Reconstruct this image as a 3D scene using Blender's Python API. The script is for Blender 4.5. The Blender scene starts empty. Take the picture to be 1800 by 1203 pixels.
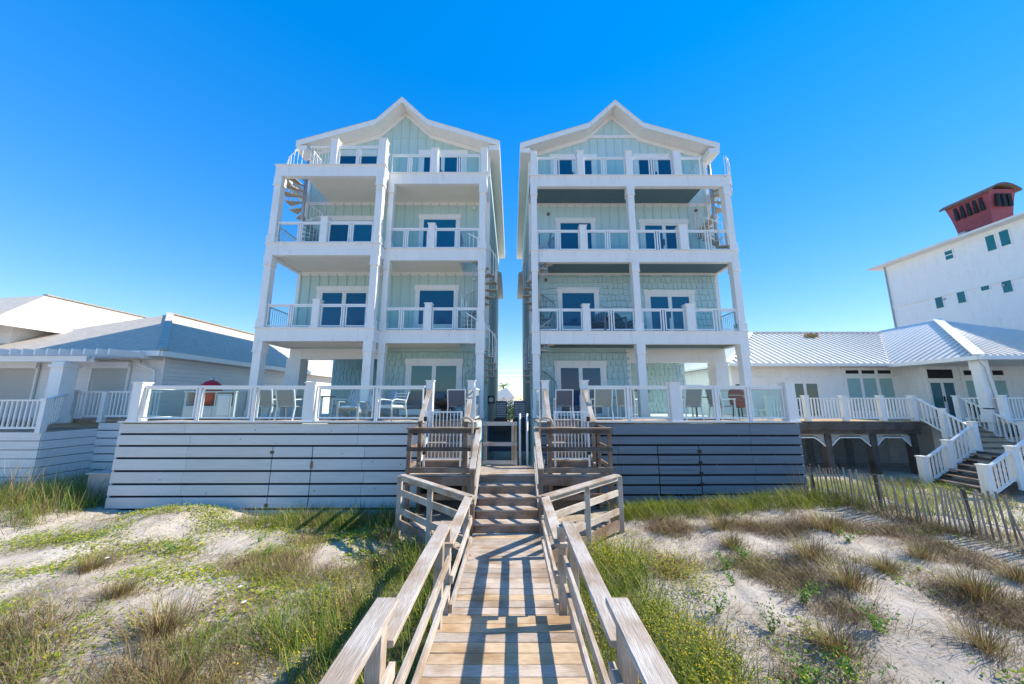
import bpy, math, random
import numpy as np
from mathutils import Matrix, Vector
random.seed(7); rng = np.random.default_rng(11)
R = math.radians
scene = bpy.context.scene
C = scene.collection

# ------------------------------------------------------------------ camera, sky, sun, exposure
EYE = 3.0
cam = bpy.data.cameras.new('camera'); cam_o = bpy.data.objects.new('camera', cam); C.objects.link(cam_o)
cam.sensor_width = 36.0; cam.lens = 12.0; cam.clip_start = 0.05; cam.clip_end = 8000
cam_o.location = (0, 0, EYE); cam_o.rotation_euler = (R(90 + 9.6), 0, 0)
scene.camera = cam_o

SUN_EL, SUN_AZ = 42.0, 85.0          # azimuth from +Y towards +X: sun to the right, a little behind the houses
world = bpy.data.worlds.new('World'); scene.world = world; world.use_nodes = True
wn = world.node_tree.nodes; wl = world.node_tree.links
sky = wn.new('ShaderNodeTexSky'); sky.sky_type = 'NISHITA'; sky.sun_disc = False
sky.sun_elevation = R(SUN_EL); sky.sun_rotation = R(SUN_AZ)
sky.air_density = 1.0; sky.dust_density = 0.0; sky.ozone_density = 2.5
# the whole sky is tone-compressed and saturated alike, as the photograph's processing did
pre = wn.new('ShaderNodeMixRGB'); pre.blend_type = 'MULTIPLY'; pre.inputs[0].default_value = 1; pre.inputs[2].default_value = (0.1, 0.1, 0.1, 1); wl.new(sky.outputs[0], pre.inputs[1])
gam = wn.new('ShaderNodeGamma'); gam.inputs[1].default_value = 0.42; wl.new(pre.outputs[0], gam.inputs[0])
hsv = wn.new('ShaderNodeHueSaturation'); hsv.inputs['Hue'].default_value = 0.5155; hsv.inputs['Saturation'].default_value = 2.5; hsv.inputs['Value'].default_value = 6.2
wl.new(gam.outputs[0], hsv.inputs['Color'])
wl.new(hsv.outputs[0], wn['Background'].inputs[0]); wn['Background'].inputs[1].default_value = 0.15

sun = bpy.data.lights.new('sun', 'SUN'); sun.energy = 4.0; sun.angle = R(0.5); sun.color = (1.0, 0.92, 0.80)
sun_o = bpy.data.objects.new('sun', sun); C.objects.link(sun_o)
sd = Vector((math.cos(R(SUN_EL)) * math.sin(R(SUN_AZ)), math.cos(R(SUN_EL)) * math.cos(R(SUN_AZ)), math.sin(R(SUN_EL))))
sun_o.rotation_euler = sd.to_track_quat('Z', 'Y').to_euler()
vs = scene.view_settings
vs.view_transform = 'Standard'; vs.look = 'None'; vs.gamma = 1.0; vs.use_curve_mapping = False; vs.exposure = 0.84
scene.cycles.max_bounces = 8; scene.cycles.transparent_max_bounces = 16

# ------------------------------------------------------------------ materials
MATS = {}
def mat(name, col, rough=0.6, var=0.08, scale=3.0, bump=0.0, bscale=40.0, spec=0.4, metallic=0.0, stretch=(1, 1, 1), rnd=0.0, streak=0.0, dark=None):
    m = bpy.data.materials.new(name); m.use_nodes = True
    nt = m.node_tree; n = nt.nodes; l = nt.links; b = n['Principled BSDF']
    b.inputs['Roughness'].default_value = rough; b.inputs['Metallic'].default_value = metallic
    b.inputs['Specular IOR Level'].default_value = spec
    tc = n.new('ShaderNodeTexCoord'); mp = n.new('ShaderNodeMapping'); mp.inputs['Scale'].default_value = stretch
    l.new(tc.outputs['Object'], mp.inputs['Vector'])
    vec = mp.outputs['Vector']
    if rnd:
        oi = n.new('ShaderNodeObjectInfo'); vm = n.new('ShaderNodeVectorMath'); vm.operation = 'MULTIPLY_ADD'
        cx = n.new('ShaderNodeCombineXYZ')
        for k in range(3): l.new(oi.outputs['Random'], cx.inputs[k])
        vm.inputs[1].default_value = (37, 53, 71); l.new(cx.outputs[0], vm.inputs[0]); l.new(vec, vm.inputs[2]); vec = vm.outputs[0]
    nz = n.new('ShaderNodeTexNoise'); nz.inputs['Scale'].default_value = scale; nz.inputs['Detail'].default_value = 8; nz.inputs['Roughness'].default_value = 0.65
    l.new(vec, nz.inputs['Vector'])
    rp = n.new('ShaderNodeValToRGB'); e = rp.color_ramp.elements
    e[0].position = 0.3; e[1].position = 0.7
    d = dark if dark else tuple(c * (1 - 2 * var) for c in col)
    e[0].color = (*d, 1); e[1].color = (*[min(1, c * (1 + var)) for c in col], 1)
    l.new(nz.outputs['Fac'], rp.inputs['Fac'])
    out = rp.outputs['Color']
    if rnd:
        hs = n.new('ShaderNodeHueSaturation'); mr = n.new('ShaderNodeMapRange')
        mr.inputs['To Min'].default_value = 1 - rnd; mr.inputs['To Max'].default_value = 1 + rnd
        l.new(oi.outputs['Random'], mr.inputs['Value']); l.new(mr.outputs[0], hs.inputs['Value']); l.new(out, hs.inputs['Color']); out = hs.outputs[0]
    l.new(out, b.inputs['Base Color'])
    if bump:
        nb = n.new('ShaderNodeTexNoise'); nb.inputs['Scale'].default_value = bscale; nb.inputs['Detail'].default_value = 6
        l.new(vec, nb.inputs['Vector'])
        bp = n.new('ShaderNodeBump'); bp.inputs['Strength'].default_value = bump; bp.inputs['Distance'].default_value = 0.02
        l.new(nb.outputs['Fac'], bp.inputs['Height']); l.new(bp.outputs[0], b.inputs['Normal'])
    MATS[name] = m
    return m

def wood(name, col, dark, rnd=0.18, var=(5, 60, 60), knots=True):
    """weathered timber, grain along local X"""
    m = mat(name, col, rough=0.8, scale=1.6, bump=0.35, bscale=3.0, spec=0.2, stretch=var, rnd=rnd, dark=dark)
    nt = m.node_tree; n = nt.nodes; l = nt.links; b = n['Principled BSDF']
    src = b.inputs['Base Color'].links[0].from_socket
    tc = n.new('ShaderNodeTexCoord'); nz = n.new('ShaderNodeTexNoise'); nz.inputs['Scale'].default_value = 2.3; nz.inputs['Detail'].default_value = 3
    oi = n.new('ShaderNodeObjectInfo'); ad = n.new('ShaderNodeVectorMath'); ad.operation = 'ADD'
    l.new(tc.outputs['Object'], ad.inputs[0]); l.new(oi.outputs['Random'], ad.inputs[1]); l.new(ad.outputs[0], nz.inputs['Vector'])
    rp = n.new('ShaderNodeValToRGB'); rp.color_ramp.elements[0].position = 0.42; rp.color_ramp.elements[1].position = 0.62
    l.new(nz.outputs['Fac'], rp.inputs['Fac'])
    mx = n.new('ShaderNodeMixRGB'); mx.blend_type = 'MULTIPLY'; mx.inputs['Color2'].default_value = (0.72, 0.62, 0.52, 1)
    l.new(rp.outputs[0], mx.inputs['Fac']); l.new(src, mx.inputs['Color1']); l.new(mx.outputs[0], b.inputs['Base Color'])
    return m

mat('white_paint', (0.86, 0.83, 0.78), 0.5, 0.022, 1.6, stretch=(2, 2, 0.7), bump=0.03, bscale=20)
def grime(m):
    n = m.node_tree.nodes; l = m.node_tree.links; b = n['Principled BSDF']; src = b.inputs['Base Color'].links[0].from_socket
    tc = n.new('ShaderNodeTexCoord'); mp = n.new('ShaderNodeMapping'); mp.inputs['Scale'].default_value = (5, 5, 0.9); nz = n.new('ShaderNodeTexNoise'); nz.inputs['Scale'].default_value = 1.3; nz.inputs['Detail'].default_value = 9; nz.inputs['Roughness'].default_value = 0.7
    l.new(tc.outputs['Object'], mp.inputs[0]); l.new(mp.outputs[0], nz.inputs['Vector'])
    rp = n.new('ShaderNodeValToRGB'); rp.color_ramp.elements[0].position = 0.56; rp.color_ramp.elements[1].position = 0.78; rp.color_ramp.elements[1].color = (0.55, 0.55, 0.55, 1); l.new(nz.outputs[0], rp.inputs[0])
    mx = n.new('ShaderNodeMixRGB'); mx.inputs['Color2'].default_value = (0.50, 0.43, 0.34, 1); l.new(rp.outputs[0], mx.inputs['Fac']); l.new(src, mx.inputs['Color1']); l.new(mx.outputs[0], b.inputs['Base Color'])
grime(MATS['white_paint'])
mat('white_board', (0.80, 0.77, 0.73), 0.6, 0.05, 1.2, rnd=0.05, bump=0.08, stretch=(1, 12, 12), bscale=4)
mat('white_metal', (0.86, 0.84, 0.80), 0.35, 0.01, 3.0)
mat('cream_ceiling', (0.84, 0.79, 0.68), 0.6, 0.03, 2.0)
mat('teal_ceiling', (0.12, 0.20, 0.22), 0.6, 0.05, 2.0)
mat('mint_siding', (0.51, 0.65, 0.595), 0.6, 0.015, 1.4, rnd=0.02)
mat('aqua_siding', (0.53, 0.685, 0.67), 0.6, 0.015, 1.4, rnd=0.02)
mat('mint_shingle', (0.46, 0.62, 0.575), 0.7, 0.05, 6.0, bump=0.1)
mat('aqua_shingle', (0.49, 0.65, 0.645), 0.7, 0.05, 6.0, bump=0.1)
mat('teal_wall', (0.16, 0.42, 0.47), 0.6, 0.05, 2.0)
mat('grey_board', (0.16, 0.205, 0.245), 0.65, 0.08, 1.2, rnd=0.06, bump=0.1, stretch=(1, 10, 10), bscale=4)
mat('pale_board', (0.66, 0.64, 0.61), 0.65, 0.05, 1.6, rnd=0.06, bump=0.1, stretch=(1, 10, 10), bscale=4)
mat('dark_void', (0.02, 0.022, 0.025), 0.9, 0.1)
mat('roof_metal', (0.76, 0.73, 0.67), 0.6, 0.04, 1.0, spec=0.25)
mat('roof_rib', (0.68, 0.65, 0.60), 0.45, 0.04, 1.0)
mat('roof_tile', (0.54, 0.485, 0.405), 0.75, 0.10, 5.0)
def courses(m, step):
    n = m.node_tree.nodes; l = m.node_tree.links; b = n['Principled BSDF']; tc = n.new('ShaderNodeTexCoord'); w = n.new('ShaderNodeTexWave'); w.bands_direction = 'Z'; w.wave_profile = 'SAW'
    w.inputs['Scale'].default_value = 1 / step / 3.18; w.inputs['Distortion'].default_value = 0.6; w.inputs['Detail'].default_value = 2; l.new(tc.outputs['Object'], w.inputs['Vector'])
    bp = n.new('ShaderNodeBump'); bp.inputs['Strength'].default_value = 1.0; bp.inputs['Distance'].default_value = 0.06; l.new(w.outputs['Fac'], bp.inputs['Height']); l.new(bp.outputs[0], b.inputs['Normal'])
courses(MATS['roof_tile'], 0.16)
mat('red_paint', (0.30, 0.06, 0.07), 0.6, 0.10, 1.5)
mat('red_enamel', (0.55, 0.012, 0.018), 0.2, 0.03, 3.0)
mat('black_metal', (0.02, 0.02, 0.022), 0.4, 0.1)
mat('hinge_metal', (0.16, 0.11, 0.07), 0.6, 0.2, 9)
mat('steel', (0.5, 0.5, 0.5), 0.3, 0.05, metallic=1.0)
mat('galvanized', (0.42, 0.44, 0.45), 0.45, 0.10, 6, metallic=0.4)
mat('tan_tread', (0.50, 0.43, 0.33), 0.6, 0.1, 4)
mat('tan_pipe', (0.46, 0.36, 0.25), 0.4, 0.08, 6)
mat('grey_fabric', (0.33, 0.32, 0.31), 0.9, 0.08, 30, bump=0.2, bscale=200)
mat('slate_fabric', (0.13, 0.15, 0.18), 0.9, 0.08, 30)
mat('white_fabric', (0.76, 0.74, 0.71), 0.9, 0.05, 8)
mat('pale_blue_fabric', (0.52, 0.68, 0.72), 0.9, 0.05, 8)
mat('resin_grey', (0.50, 0.51, 0.52), 0.5, 0.03, 4)
mat('cabinet_paint', (0.55, 0.58, 0.56), 0.55, 0.03, 3)
mat('shutter', (0.55, 0.54, 0.50), 0.55, 0.03, 3)
mat('tree_bark', (0.14, 0.11, 0.08), 0.9, 0.2, 9)
mat('leaf_green', (0.09, 0.16, 0.04), 0.6, 0.25, 9)
mat('rust', (0.38, 0.24, 0.10), 0.8, 0.3, 9)
mat('blind', (0.30, 0.46, 0.44), 0.5, 0.05, 2)
wood('boardwalk_wood', (0.61, 0.525, 0.43), (0.38, 0.305, 0.235), 0.16)
wood('boardwalk_new_wood', (0.66, 0.50, 0.33), (0.45, 0.32, 0.19), 0.08)
wood('rail_wood', (0.64, 0.575, 0.50), (0.38, 0.315, 0.25), 0.10)
wood('brown_wood', (0.37, 0.285, 0.22), (0.21, 0.15, 0.11), 0.14)
wood('dark_wood', (0.15, 0.125, 0.11), (0.08, 0.065, 0.055), 0.15)
wood('fence_wood', (0.48, 0.41, 0.34), (0.28, 0.23, 0.19), 0.2)

def glass_pane(name, col, rough, spec):
    m = bpy.data.materials.new(name); m.use_nodes = True
    b = m.node_tree.nodes['Principled BSDF']
    b.inputs['Roughness'].default_value = rough
    b.inputs['Specular IOR Level'].default_value = spec; b.inputs['IOR'].default_value = 1.5
    n = m.node_tree.nodes; l = m.node_tree.links
    tc = n.new('ShaderNodeTexCoord'); nz = n.new('ShaderNodeTexNoise'); nz.inputs['Scale'].default_value = 1.2
    oi = n.new('ShaderNodeObjectInfo'); cr = n.new('ShaderNodeValToRGB'); e = cr.color_ramp.elements; e[0].color = (*[c * 0.6 for c in col], 1); e[1].color = (*[min(1, c * k) for c, k in zip(col, (2.5, 2.0, 1.35))], 1)
    l.new(oi.outputs['Random'], cr.inputs[0]); l.new(cr.outputs[0], b.inputs['Base Color'])
    bp = n.new('ShaderNodeBump'); bp.inputs['Strength'].default_value = 0.02; bp.inputs['Distance'].default_value = 0.05
    l.new(tc.outputs['Object'], nz.inputs['Vector']); l.new(nz.outputs[0], bp.inputs['Height']); l.new(bp.outputs[0], b.inputs['Normal'])
    MATS[name] = m
glass_pane('window_glass', (0.003, 0.075, 0.20), 0.03, 0.45)
glass_pane('teal_window_glass', (0.01, 0.12, 0.17), 0.05, 0.6)
def clear_glass(name, tint, refl):
    m = bpy.data.materials.new(name); m.use_nodes = True; n = m.node_tree.nodes; l = m.node_tree.links
    n.remove(n['Principled BSDF'])
    t = n.new('ShaderNodeBsdfTransparent'); t.inputs[0].default_value = (*tint, 1)
    g = n.new('ShaderNodeBsdfGlossy'); g.inputs['Roughness'].default_value = 0.02
    f = n.new('ShaderNodeLayerWeight'); f.inputs[0].default_value = 0.5
    pw = n.new('ShaderNodeMath'); pw.operation = 'POWER'; pw.inputs[1].default_value = 4.0; l.new(f.outputs['Facing'], pw.inputs[0])
    ma = n.new('ShaderNodeMath'); ma.operation = 'MULTIPLY_ADD'; ma.inputs[1].default_value = 0.35; ma.inputs[2].default_value = refl; l.new(pw.outputs[0], ma.inputs[0])
    mx = n.new('ShaderNodeMixShader'); l.new(ma.outputs[0], mx.inputs[0]); l.new(t.outputs[0], mx.inputs[1]); l.new(g.outputs[0], mx.inputs[2])
    l.new(mx.outputs[0], n['Material Output'].inputs[0]); MATS[name] = m
clear_glass('rail_glass', (0.84, 0.93, 0.95), 0.02)

# sand
def sand_material():
    m = bpy.data.materials.new('sand'); m.use_nodes = True; n = m.node_tree.nodes; l = m.node_tree.links; b = n['Principled BSDF']
    b.inputs['Roughness'].default_value = 0.95; b.inputs['Specular IOR Level'].default_value = 0.1
    tc = n.new('ShaderNodeTexCoord')
    def noise(s, d=8, r=0.6):
        k = n.new('ShaderNodeTexNoise'); k.inputs['Scale'].default_value = s; k.inputs['Detail'].default_value = d; k.inputs['Roughness'].default_value = r
        l.new(tc.outputs['Object'], k.inputs['Vector']); return k
    def ramp(src, p0, c0, p1, c1):
        k = n.new('ShaderNodeValToRGB'); e = k.color_ramp.elements; e[0].position = p0; e[1].position = p1; e[0].color = (*c0, 1); e[1].color = (*c1, 1)
        l.new(src, k.inputs[0]); return k
    base = ramp(noise(1.1).outputs[0], 0.35, (0.46, 0.385, 0.30), 0.65, (0.64, 0.56, 0.46))
    litter = ramp(noise(22, 8, 0.8).outputs[0], 0.36, (1, 1, 1), 0.46, (0, 0, 0))
    patch = ramp(noise(0.8, 5).outputs[0], 0.36, (0.15, 0.15, 0.15), 0.58, (1, 1, 1))
    mul = n.new('ShaderNodeMath'); mul.operation = 'MULTIPLY'; l.new(litter.outputs[0], mul.inputs[0]); l.new(patch.outputs[0], mul.inputs[1])
    mx = n.new('ShaderNodeMixRGB'); mx.inputs['Color2'].default_value = (0.17, 0.12, 0.08, 1)
    l.new(mul.outputs[0], mx.inputs['Fac']); l.new(base.outputs[0], mx.inputs['Color1']); l.new(mx.outputs[0], b.inputs['Base Color'])
    b1 = n.new('ShaderNodeBump'); b1.inputs['Strength'].default_value = 0.7; b1.inputs['Distance'].default_value = 0.05; l.new(noise(9, 10, 0.7).outputs[0], b1.inputs['Height'])
    b2 = n.new('ShaderNodeBump'); b2.inputs['Strength'].default_value = 0.5; b2.inputs['Distance'].default_value = 0.01; l.new(noise(110, 3).outputs[0], b2.inputs['Height'])
    l.new(b1.outputs[0], b2.inputs['Normal']); l.new(b2.outputs[0], b.inputs['Normal']); MATS['sand'] = m
sand_material()
def blade_material(name, rough=0.55, trans=0.25):
    m = bpy.data.materials.new(name); m.use_nodes = True; n = m.node_tree.nodes; l = m.node_tree.links; b = n['Principled BSDF']
    a = n.new('ShaderNodeAttribute'); a.attribute_name = 'Col'; l.new(a.outputs['Color'], b.inputs['Base Color']); b.inputs['Roughness'].default_value = rough
    b.inputs['Specular IOR Level'].default_value = 0.25
    t = n.new('ShaderNodeBsdfTranslucent'); l.new(a.outputs['Color'], t.inputs[0])
    mx = n.new('ShaderNodeMixShader'); mx.inputs[0].default_value = trans
    l.new(b.outputs[0], mx.inputs[1]); l.new(t.outputs[0], mx.inputs[2]); l.new(mx.outputs[0], n['Material Output'].inputs[0]); MATS[name] = m
blade_material('grass_blade')

# ------------------------------------------------------------------ mesh helpers
MW = {}      # world matrix of every object placed so far
def place(o, M, parent=None):
    C.objects.link(o); MW[o] = M
    if parent is not None:
        o.parent = parent; o.matrix_parent_inverse = MW[parent].inverted()
    o.matrix_basis = M
    return o
def tag(o, label, cat, group=None, kind=None):
    o['label'] = label; o['category'] = cat
    if group: o['group'] = group
    if kind: o['kind'] = kind
    return o
def thing(name, label, cat, loc=(0, 0, 0), rz=0.0, group=None):
    o = bpy.data.objects.new(name, None); o.empty_display_size = 0.2
    place(o, Matrix.Translation(loc) @ Matrix.Rotation(rz, 4, 'Z'))
    return tag(o, label, cat, group)
def part(name, parent, loc=None):
    o = bpy.data.objects.new(name, None); o.empty_display_size = 0.1
    return place(o, Matrix.Translation(loc) if loc else MW[parent].copy(), parent)
class MB:
    def __init__(s): s.v = []; s.f = []
    def box(s, x0, x1, y0, y1, z0, z1):
        k = len(s.v)
        s.v += [(x0, y0, z0), (x1, y0, z0), (x1, y1, z0), (x0, y1, z0), (x0, y0, z1), (x1, y0, z1), (x1, y1, z1), (x0, y1, z1)]
        s.f += [tuple(k + i for i in q) for q in ((0, 3, 2, 1), (4, 5, 6, 7), (0, 1, 5, 4), (1, 2, 6, 5), (2, 3, 7, 6), (3, 0, 4, 7))]
        return s
    def beam(s, p0, p1, w, h, up=(0, 0, 1)):
        p0, p1 = Vector(p0), Vector(p1); d = (p1 - p0).normalized(); u = Vector(up)
        if abs(d.dot(u)) > 0.99: u = Vector((0, 1, 0))
        r = d.cross(u).normalized() * w / 2; t = r.cross(d).normalized() * h / 2
        k = len(s.v)
        for p in (p0, p1):
            for a, b in ((-1, -1), (1, -1), (1, 1), (-1, 1)): s.v.append(tuple(p + r * a + t * b))
        s.f += [tuple(k + i for i in q) for q in ((0, 1, 2, 3), (7, 6, 5, 4), (0, 4, 5, 1), (1, 5, 6, 2), (2, 6, 7, 3), (3, 7, 4, 0))]
        return s
    def tube(s, pts, r, n=8, r1=None):
        pts = [Vector(p) for p in pts]; k0 = len(s.v); m = len(pts)
        for i, p in enumerate(pts):
            d = (pts[min(i + 1, m - 1)] - pts[max(i - 1, 0)]).normalized()
            u = Vector((0, 0, 1)) if abs(d.z) < 0.9 else Vector((1, 0, 0))
            a = d.cross(u).normalized(); b = d.cross(a)
            rr = r if r1 is None else r + (r1 - r) * i / (m - 1)
            for j in range(n):
                t = 2 * math.pi * j / n; s.v.append(tuple(p + a * math.cos(t) * rr + b * math.sin(t) * rr))
        for i in range(m - 1):
            for j in range(n):
                s.f.append((k0 + i * n + j, k0 + i * n + (j + 1) % n, k0 + (i + 1) * n + (j + 1) % n, k0 + (i + 1) * n + j))
        s.f.append(tuple(k0 + j for j in reversed(range(n)))); s.f.append(tuple(k0 + (m - 1) * n + j for j in range(n)))
        return s
    def lathe(s, prof, c, n=20):
        k0 = len(s.v); m = len(prof)
        for r, z in prof:
            for j in range(n):
                t = 2 * math.pi * j / n; s.v.append((c[0] + r * math.cos(t), c[1] + r * math.sin(t), c[2] + z))
        for i in range(m - 1):
            for j in range(n):
                s.f.append((k0 + i * n + j, k0 + i * n + (j + 1) % n, k0 + (i + 1) * n + (j + 1) % n, k0 + (i + 1) * n + j))
        s.f.append(tuple(k0 + j for j in reversed(range(n)))); s.f.append(tuple(k0 + (m - 1) * n + j for j in range(n)))
        return s
    def prism(s, poly, y0, y1):
        """polygon in xz extruded in y"""
        k = len(s.v); n = len(poly)
        for y in (y0, y1): s.v += [(x, y, z) for x, z in poly]
        s.f.append(tuple(k + i for i in range(n))); s.f.append(tuple(k + n + i for i in reversed(range(n))))
        for i in range(n): s.f.append((k + i, k + n + i, k + n + (i + 1) % n, k + (i + 1) % n))
        return s
    def poly(s, pts): k = len(s.v); s.v += [tuple(p) for p in pts]; s.f.append(tuple(range(k, k + len(pts)))); return s
    def mesh(s, name, m, smooth=False):
        me = bpy.data.meshes.new(name); me.from_pydata(s.v, [], s.f); me.materials.append(MATS[m])
        if smooth: me.polygons.foreach_set('use_smooth', [True] * len(me.polygons))
        me.update(); return me
    def build(s, name, m, parent=None, smooth=False):
        o = bpy.data.objects.new(name, s.mesh(name, m, smooth))
        return place(o, Matrix.Identity(4), parent)
CACHE = {}
def box_mesh(name, L, w, h, m, cham):
    key = (name, round(L, 3), round(w, 3), round(h, 3), m, cham)
    if key in CACHE: return CACHE[key]
    b = MB(); c = cham; X, Y, Z = L / 2, w / 2, h / 2
    if c:
        sec = [(-Y + c, -Z), (Y - c, -Z), (Y, -Z + c), (Y, Z - c), (Y - c, Z), (-Y + c, Z), (-Y, Z - c), (-Y, -Z + c)]
        for x in (-X, X): b.v += [(x, y, z) for y, z in sec]
        b.f += [tuple(reversed(range(8))), tuple(range(8, 16))] + [(i, (i + 1) % 8, 8 + (i + 1) % 8, 8 + i) for i in range(8)]
    else: b.box(-X, X, -Y, Y, -Z, Z)
    CACHE[key] = b.mesh(name, m); return CACHE[key]
def bar(name, p0, p1, w, h, m, parent=None, up=(0, 0, 1), cham=0.0, label=None):
    """one straight piece from p0 to p1 (grain along local X), w across, h along 'up'"""
    p0, p1 = Vector(p0), Vector(p1); d = p1 - p0; L = d.length; d.normalize(); u = Vector(up)
    if abs(d.dot(u)) > 0.98: u = Vector((0, 1, 0)) if abs(d.y) < 0.9 else Vector((1, 0, 0))
    y = u.cross(d).normalized(); z = d.cross(y)
    M = Matrix((d, y, z)).transposed().to_4x4(); M.translation = (p0 + p1) / 2
    o = bpy.data.objects.new(name, box_mesh(name, L, w, h, m, cham))
    if label: o['label'] = label
    return place(o, M, parent)
def bx(name, x0, x1, y0, y1, z0, z1, m, parent=None):
    """axis aligned piece, own origin, grain along its longest horizontal axis"""
    dx, dy, dz = x1 - x0, y1 - y0, z1 - z0; c = ((x0 + x1) / 2, (y0 + y1) / 2, (z0 + z1) / 2)
    if dz > dx and dz > dy: return bar(name, (c[0], c[1], z0), (c[0], c[1], z1), dx, dy, m, parent, up=(0, 1, 0))
    if dx >= dy: return bar(name, (x0, c[1], c[2]), (x1, c[1], c[2]), dy, dz, m, parent)
    return bar(name, (c[0], y0, c[2]), (c[0], y1, c[2]), dx, dz, m, parent)
def copy_tree(o, parent=None):
    c = o.copy(); C.objects.link(c); MW[c] = MW[o]; c.parent = parent
    for ch in list(o.children): copy_tree(ch, c)
    return c

# ------------------------------------------------------------------ terrain
def hump(x, y, cx, cy, sx, sy, h): return h * math.exp(-((x - cx) / sx) ** 2 - ((y - cy) / sy) ** 2)
def G(x, y):
    z = 0.04
    if y > 0:
        if x > 0.8: z += 0.072 * (min(x, 8.4) - 0.8) * (1 if y < 10 else max(0, 1 - (y - 10) / 3)) * min(1, max(0, 1 - (x - 8.8) / 3.2))
        k = 1 if y < 10.5 else max(0, 1 - (y - 10.5) / 2)
        z += k * (hump(x, y, -8.3, 8.8, 1.5, 1.2, 0.32) + hump(x, y, -12.5, 9.3, 1.6, 1.6, 0.3) + hump(x, y, -5, 5, 2.5, 1.6, 0.22) + hump(x, y, 5.5, 5.2, 2.5, 2, 0.10) + hump(x, y, -10, 4.5, 3, 2, 0.25))
        z += k * 0.018 * (math.sin(7.1 * x + 2.3 * y + 1.5 * math.sin(2.2 * y)) * math.sin(6.3 * y - 3.1 * x + 1.2 * math.sin(2.7 * x)) + 0.7 * math.sin(13.3 * x - 9.1 * y + 2 * math.sin(3 * y)) * math.sin(11.9 * y + 5.7 * x))
        z += k * 0.03 * (math.sin(1.7 * x + 0.6 * y) * math.cos(1.3 * y - 0.4 * x) + 0.5 * math.sin(3.9 * x - 2.1 * y))
    else:
        z += 0.02 * y if y > -70 else -1.4
    if abs(x + 0.1) < 1.0 and y < 9: z -= 0.12 * (1 - abs(x + 0.1))
    return z
def axis(a, b, step, far, grow=1.35):
    v = list(np.arange(a, b + 1e-6, step)); s = step; lo, hi = v[0], v[-1]
    while hi < far: s *= grow; hi += s; v.append(hi)
    s = step
    while lo > -far: s *= grow; lo -= s; v.insert(0, lo)
    return v
def ground():
    xs = axis(-12, 11, 0.085, 3500, 1.2); ys = [y for y in axis(1.8, 10, 0.085, 3500, 1.2) if y > -75]
    v = [(x, y, G(x, y)) for y in ys for x in xs]; nx = len(xs)
    f = [(j * nx + i, j * nx + i + 1, (j + 1) * nx + i + 1, (j + 1) * nx + i) for j in range(len(ys) - 1) for i in range(nx - 1)]
    me = bpy.data.meshes.new('ground'); me.from_pydata(v, [], f); me.materials.append(MATS['sand'])
    me.polygons.foreach_set('use_smooth', [True] * len(me.polygons))
    o = bpy.data.objects.new('ground', me); place(o, Matrix.Identity(4)); o['kind'] = 'structure'; o['label'] = 'pale dune sand with scattered plant litter'
ground()
mat('sea_water', (0.01, 0.09, 0.13), 0.08, 0.1, 0.05, bump=0.4, bscale=0.6)
so = MB().poly([(-3500, -3500, -1.2), (3500, -3500, -1.2), (3500, -60, -1.2), (-3500, -60, -1.2)]).build('sea', 'sea_water'); so['kind'] = 'structure'

# ------------------------------------------------------------------ houses
FL1, FL2, FL3, FL4 = 2.385, 5.36, 8.39, 11.43
BAND = 0.43
def opening(house, name, x0, x1, z0, z1, yw, panes, trim=0.15, head=0.2, sill=False, glass='window_glass', frame='white_paint'):
    """window or sliding door on the wall plane yw: trim frame, sash frames, panes"""
    m = MB(); t = trim
    m.box(x0 - t, x0, yw - 0.035, yw + 0.02, z0, z1); m.box(x1, x1 + t, yw - 0.035, yw + 0.02, z0, z1)
    m.box(x0 - t - 0.03, x1 + t + 0.03, yw - 0.05, yw + 0.02, z1, z1 + head)
    if sill: m.box(x0 - t - 0.03, x1 + t + 0.03, yw - 0.06, yw + 0.02, z0 - 0.13, z0)
    w = m.build(name, frame, house)
    n = panes; step = (x1 - x0) / n
    for i in range(n):
        a, b = x0 + i * step, x0 + (i + 1) * step; f = 0.075 if n > 1 else 0.03; yo = 0.012 * (i % 2)
        s = MB(); s.box(a, a + f, yw - 0.03 + yo, yw + 0.01, z0, z1); s.box(b - f, b, yw - 0.03 + yo, yw + 0.01, z0, z1)
        s.box(a + f, b - f, yw - 0.03 + yo, yw + 0.01, z1 - f, z1); s.box(a + f, b - f, yw - 0.03 + yo, yw + 0.01, z0, z0 + f)
        s.build('sash', frame, w)
        MB().box(a + f, b - f, yw - 0.016 + yo, yw + 0.005, z0 + f, z1 - f).build('pane', glass, w)
    if n == 2 and z1 - z0 > 1.5:
        xm = (x0 + x1) / 2 - 0.05; MB().box(xm - 0.02, xm + 0.02, yw - 0.07, yw - 0.03, z0 + 0.75, z0 + 1.0).build('handle', 'black_metal', w)
    return w

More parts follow.
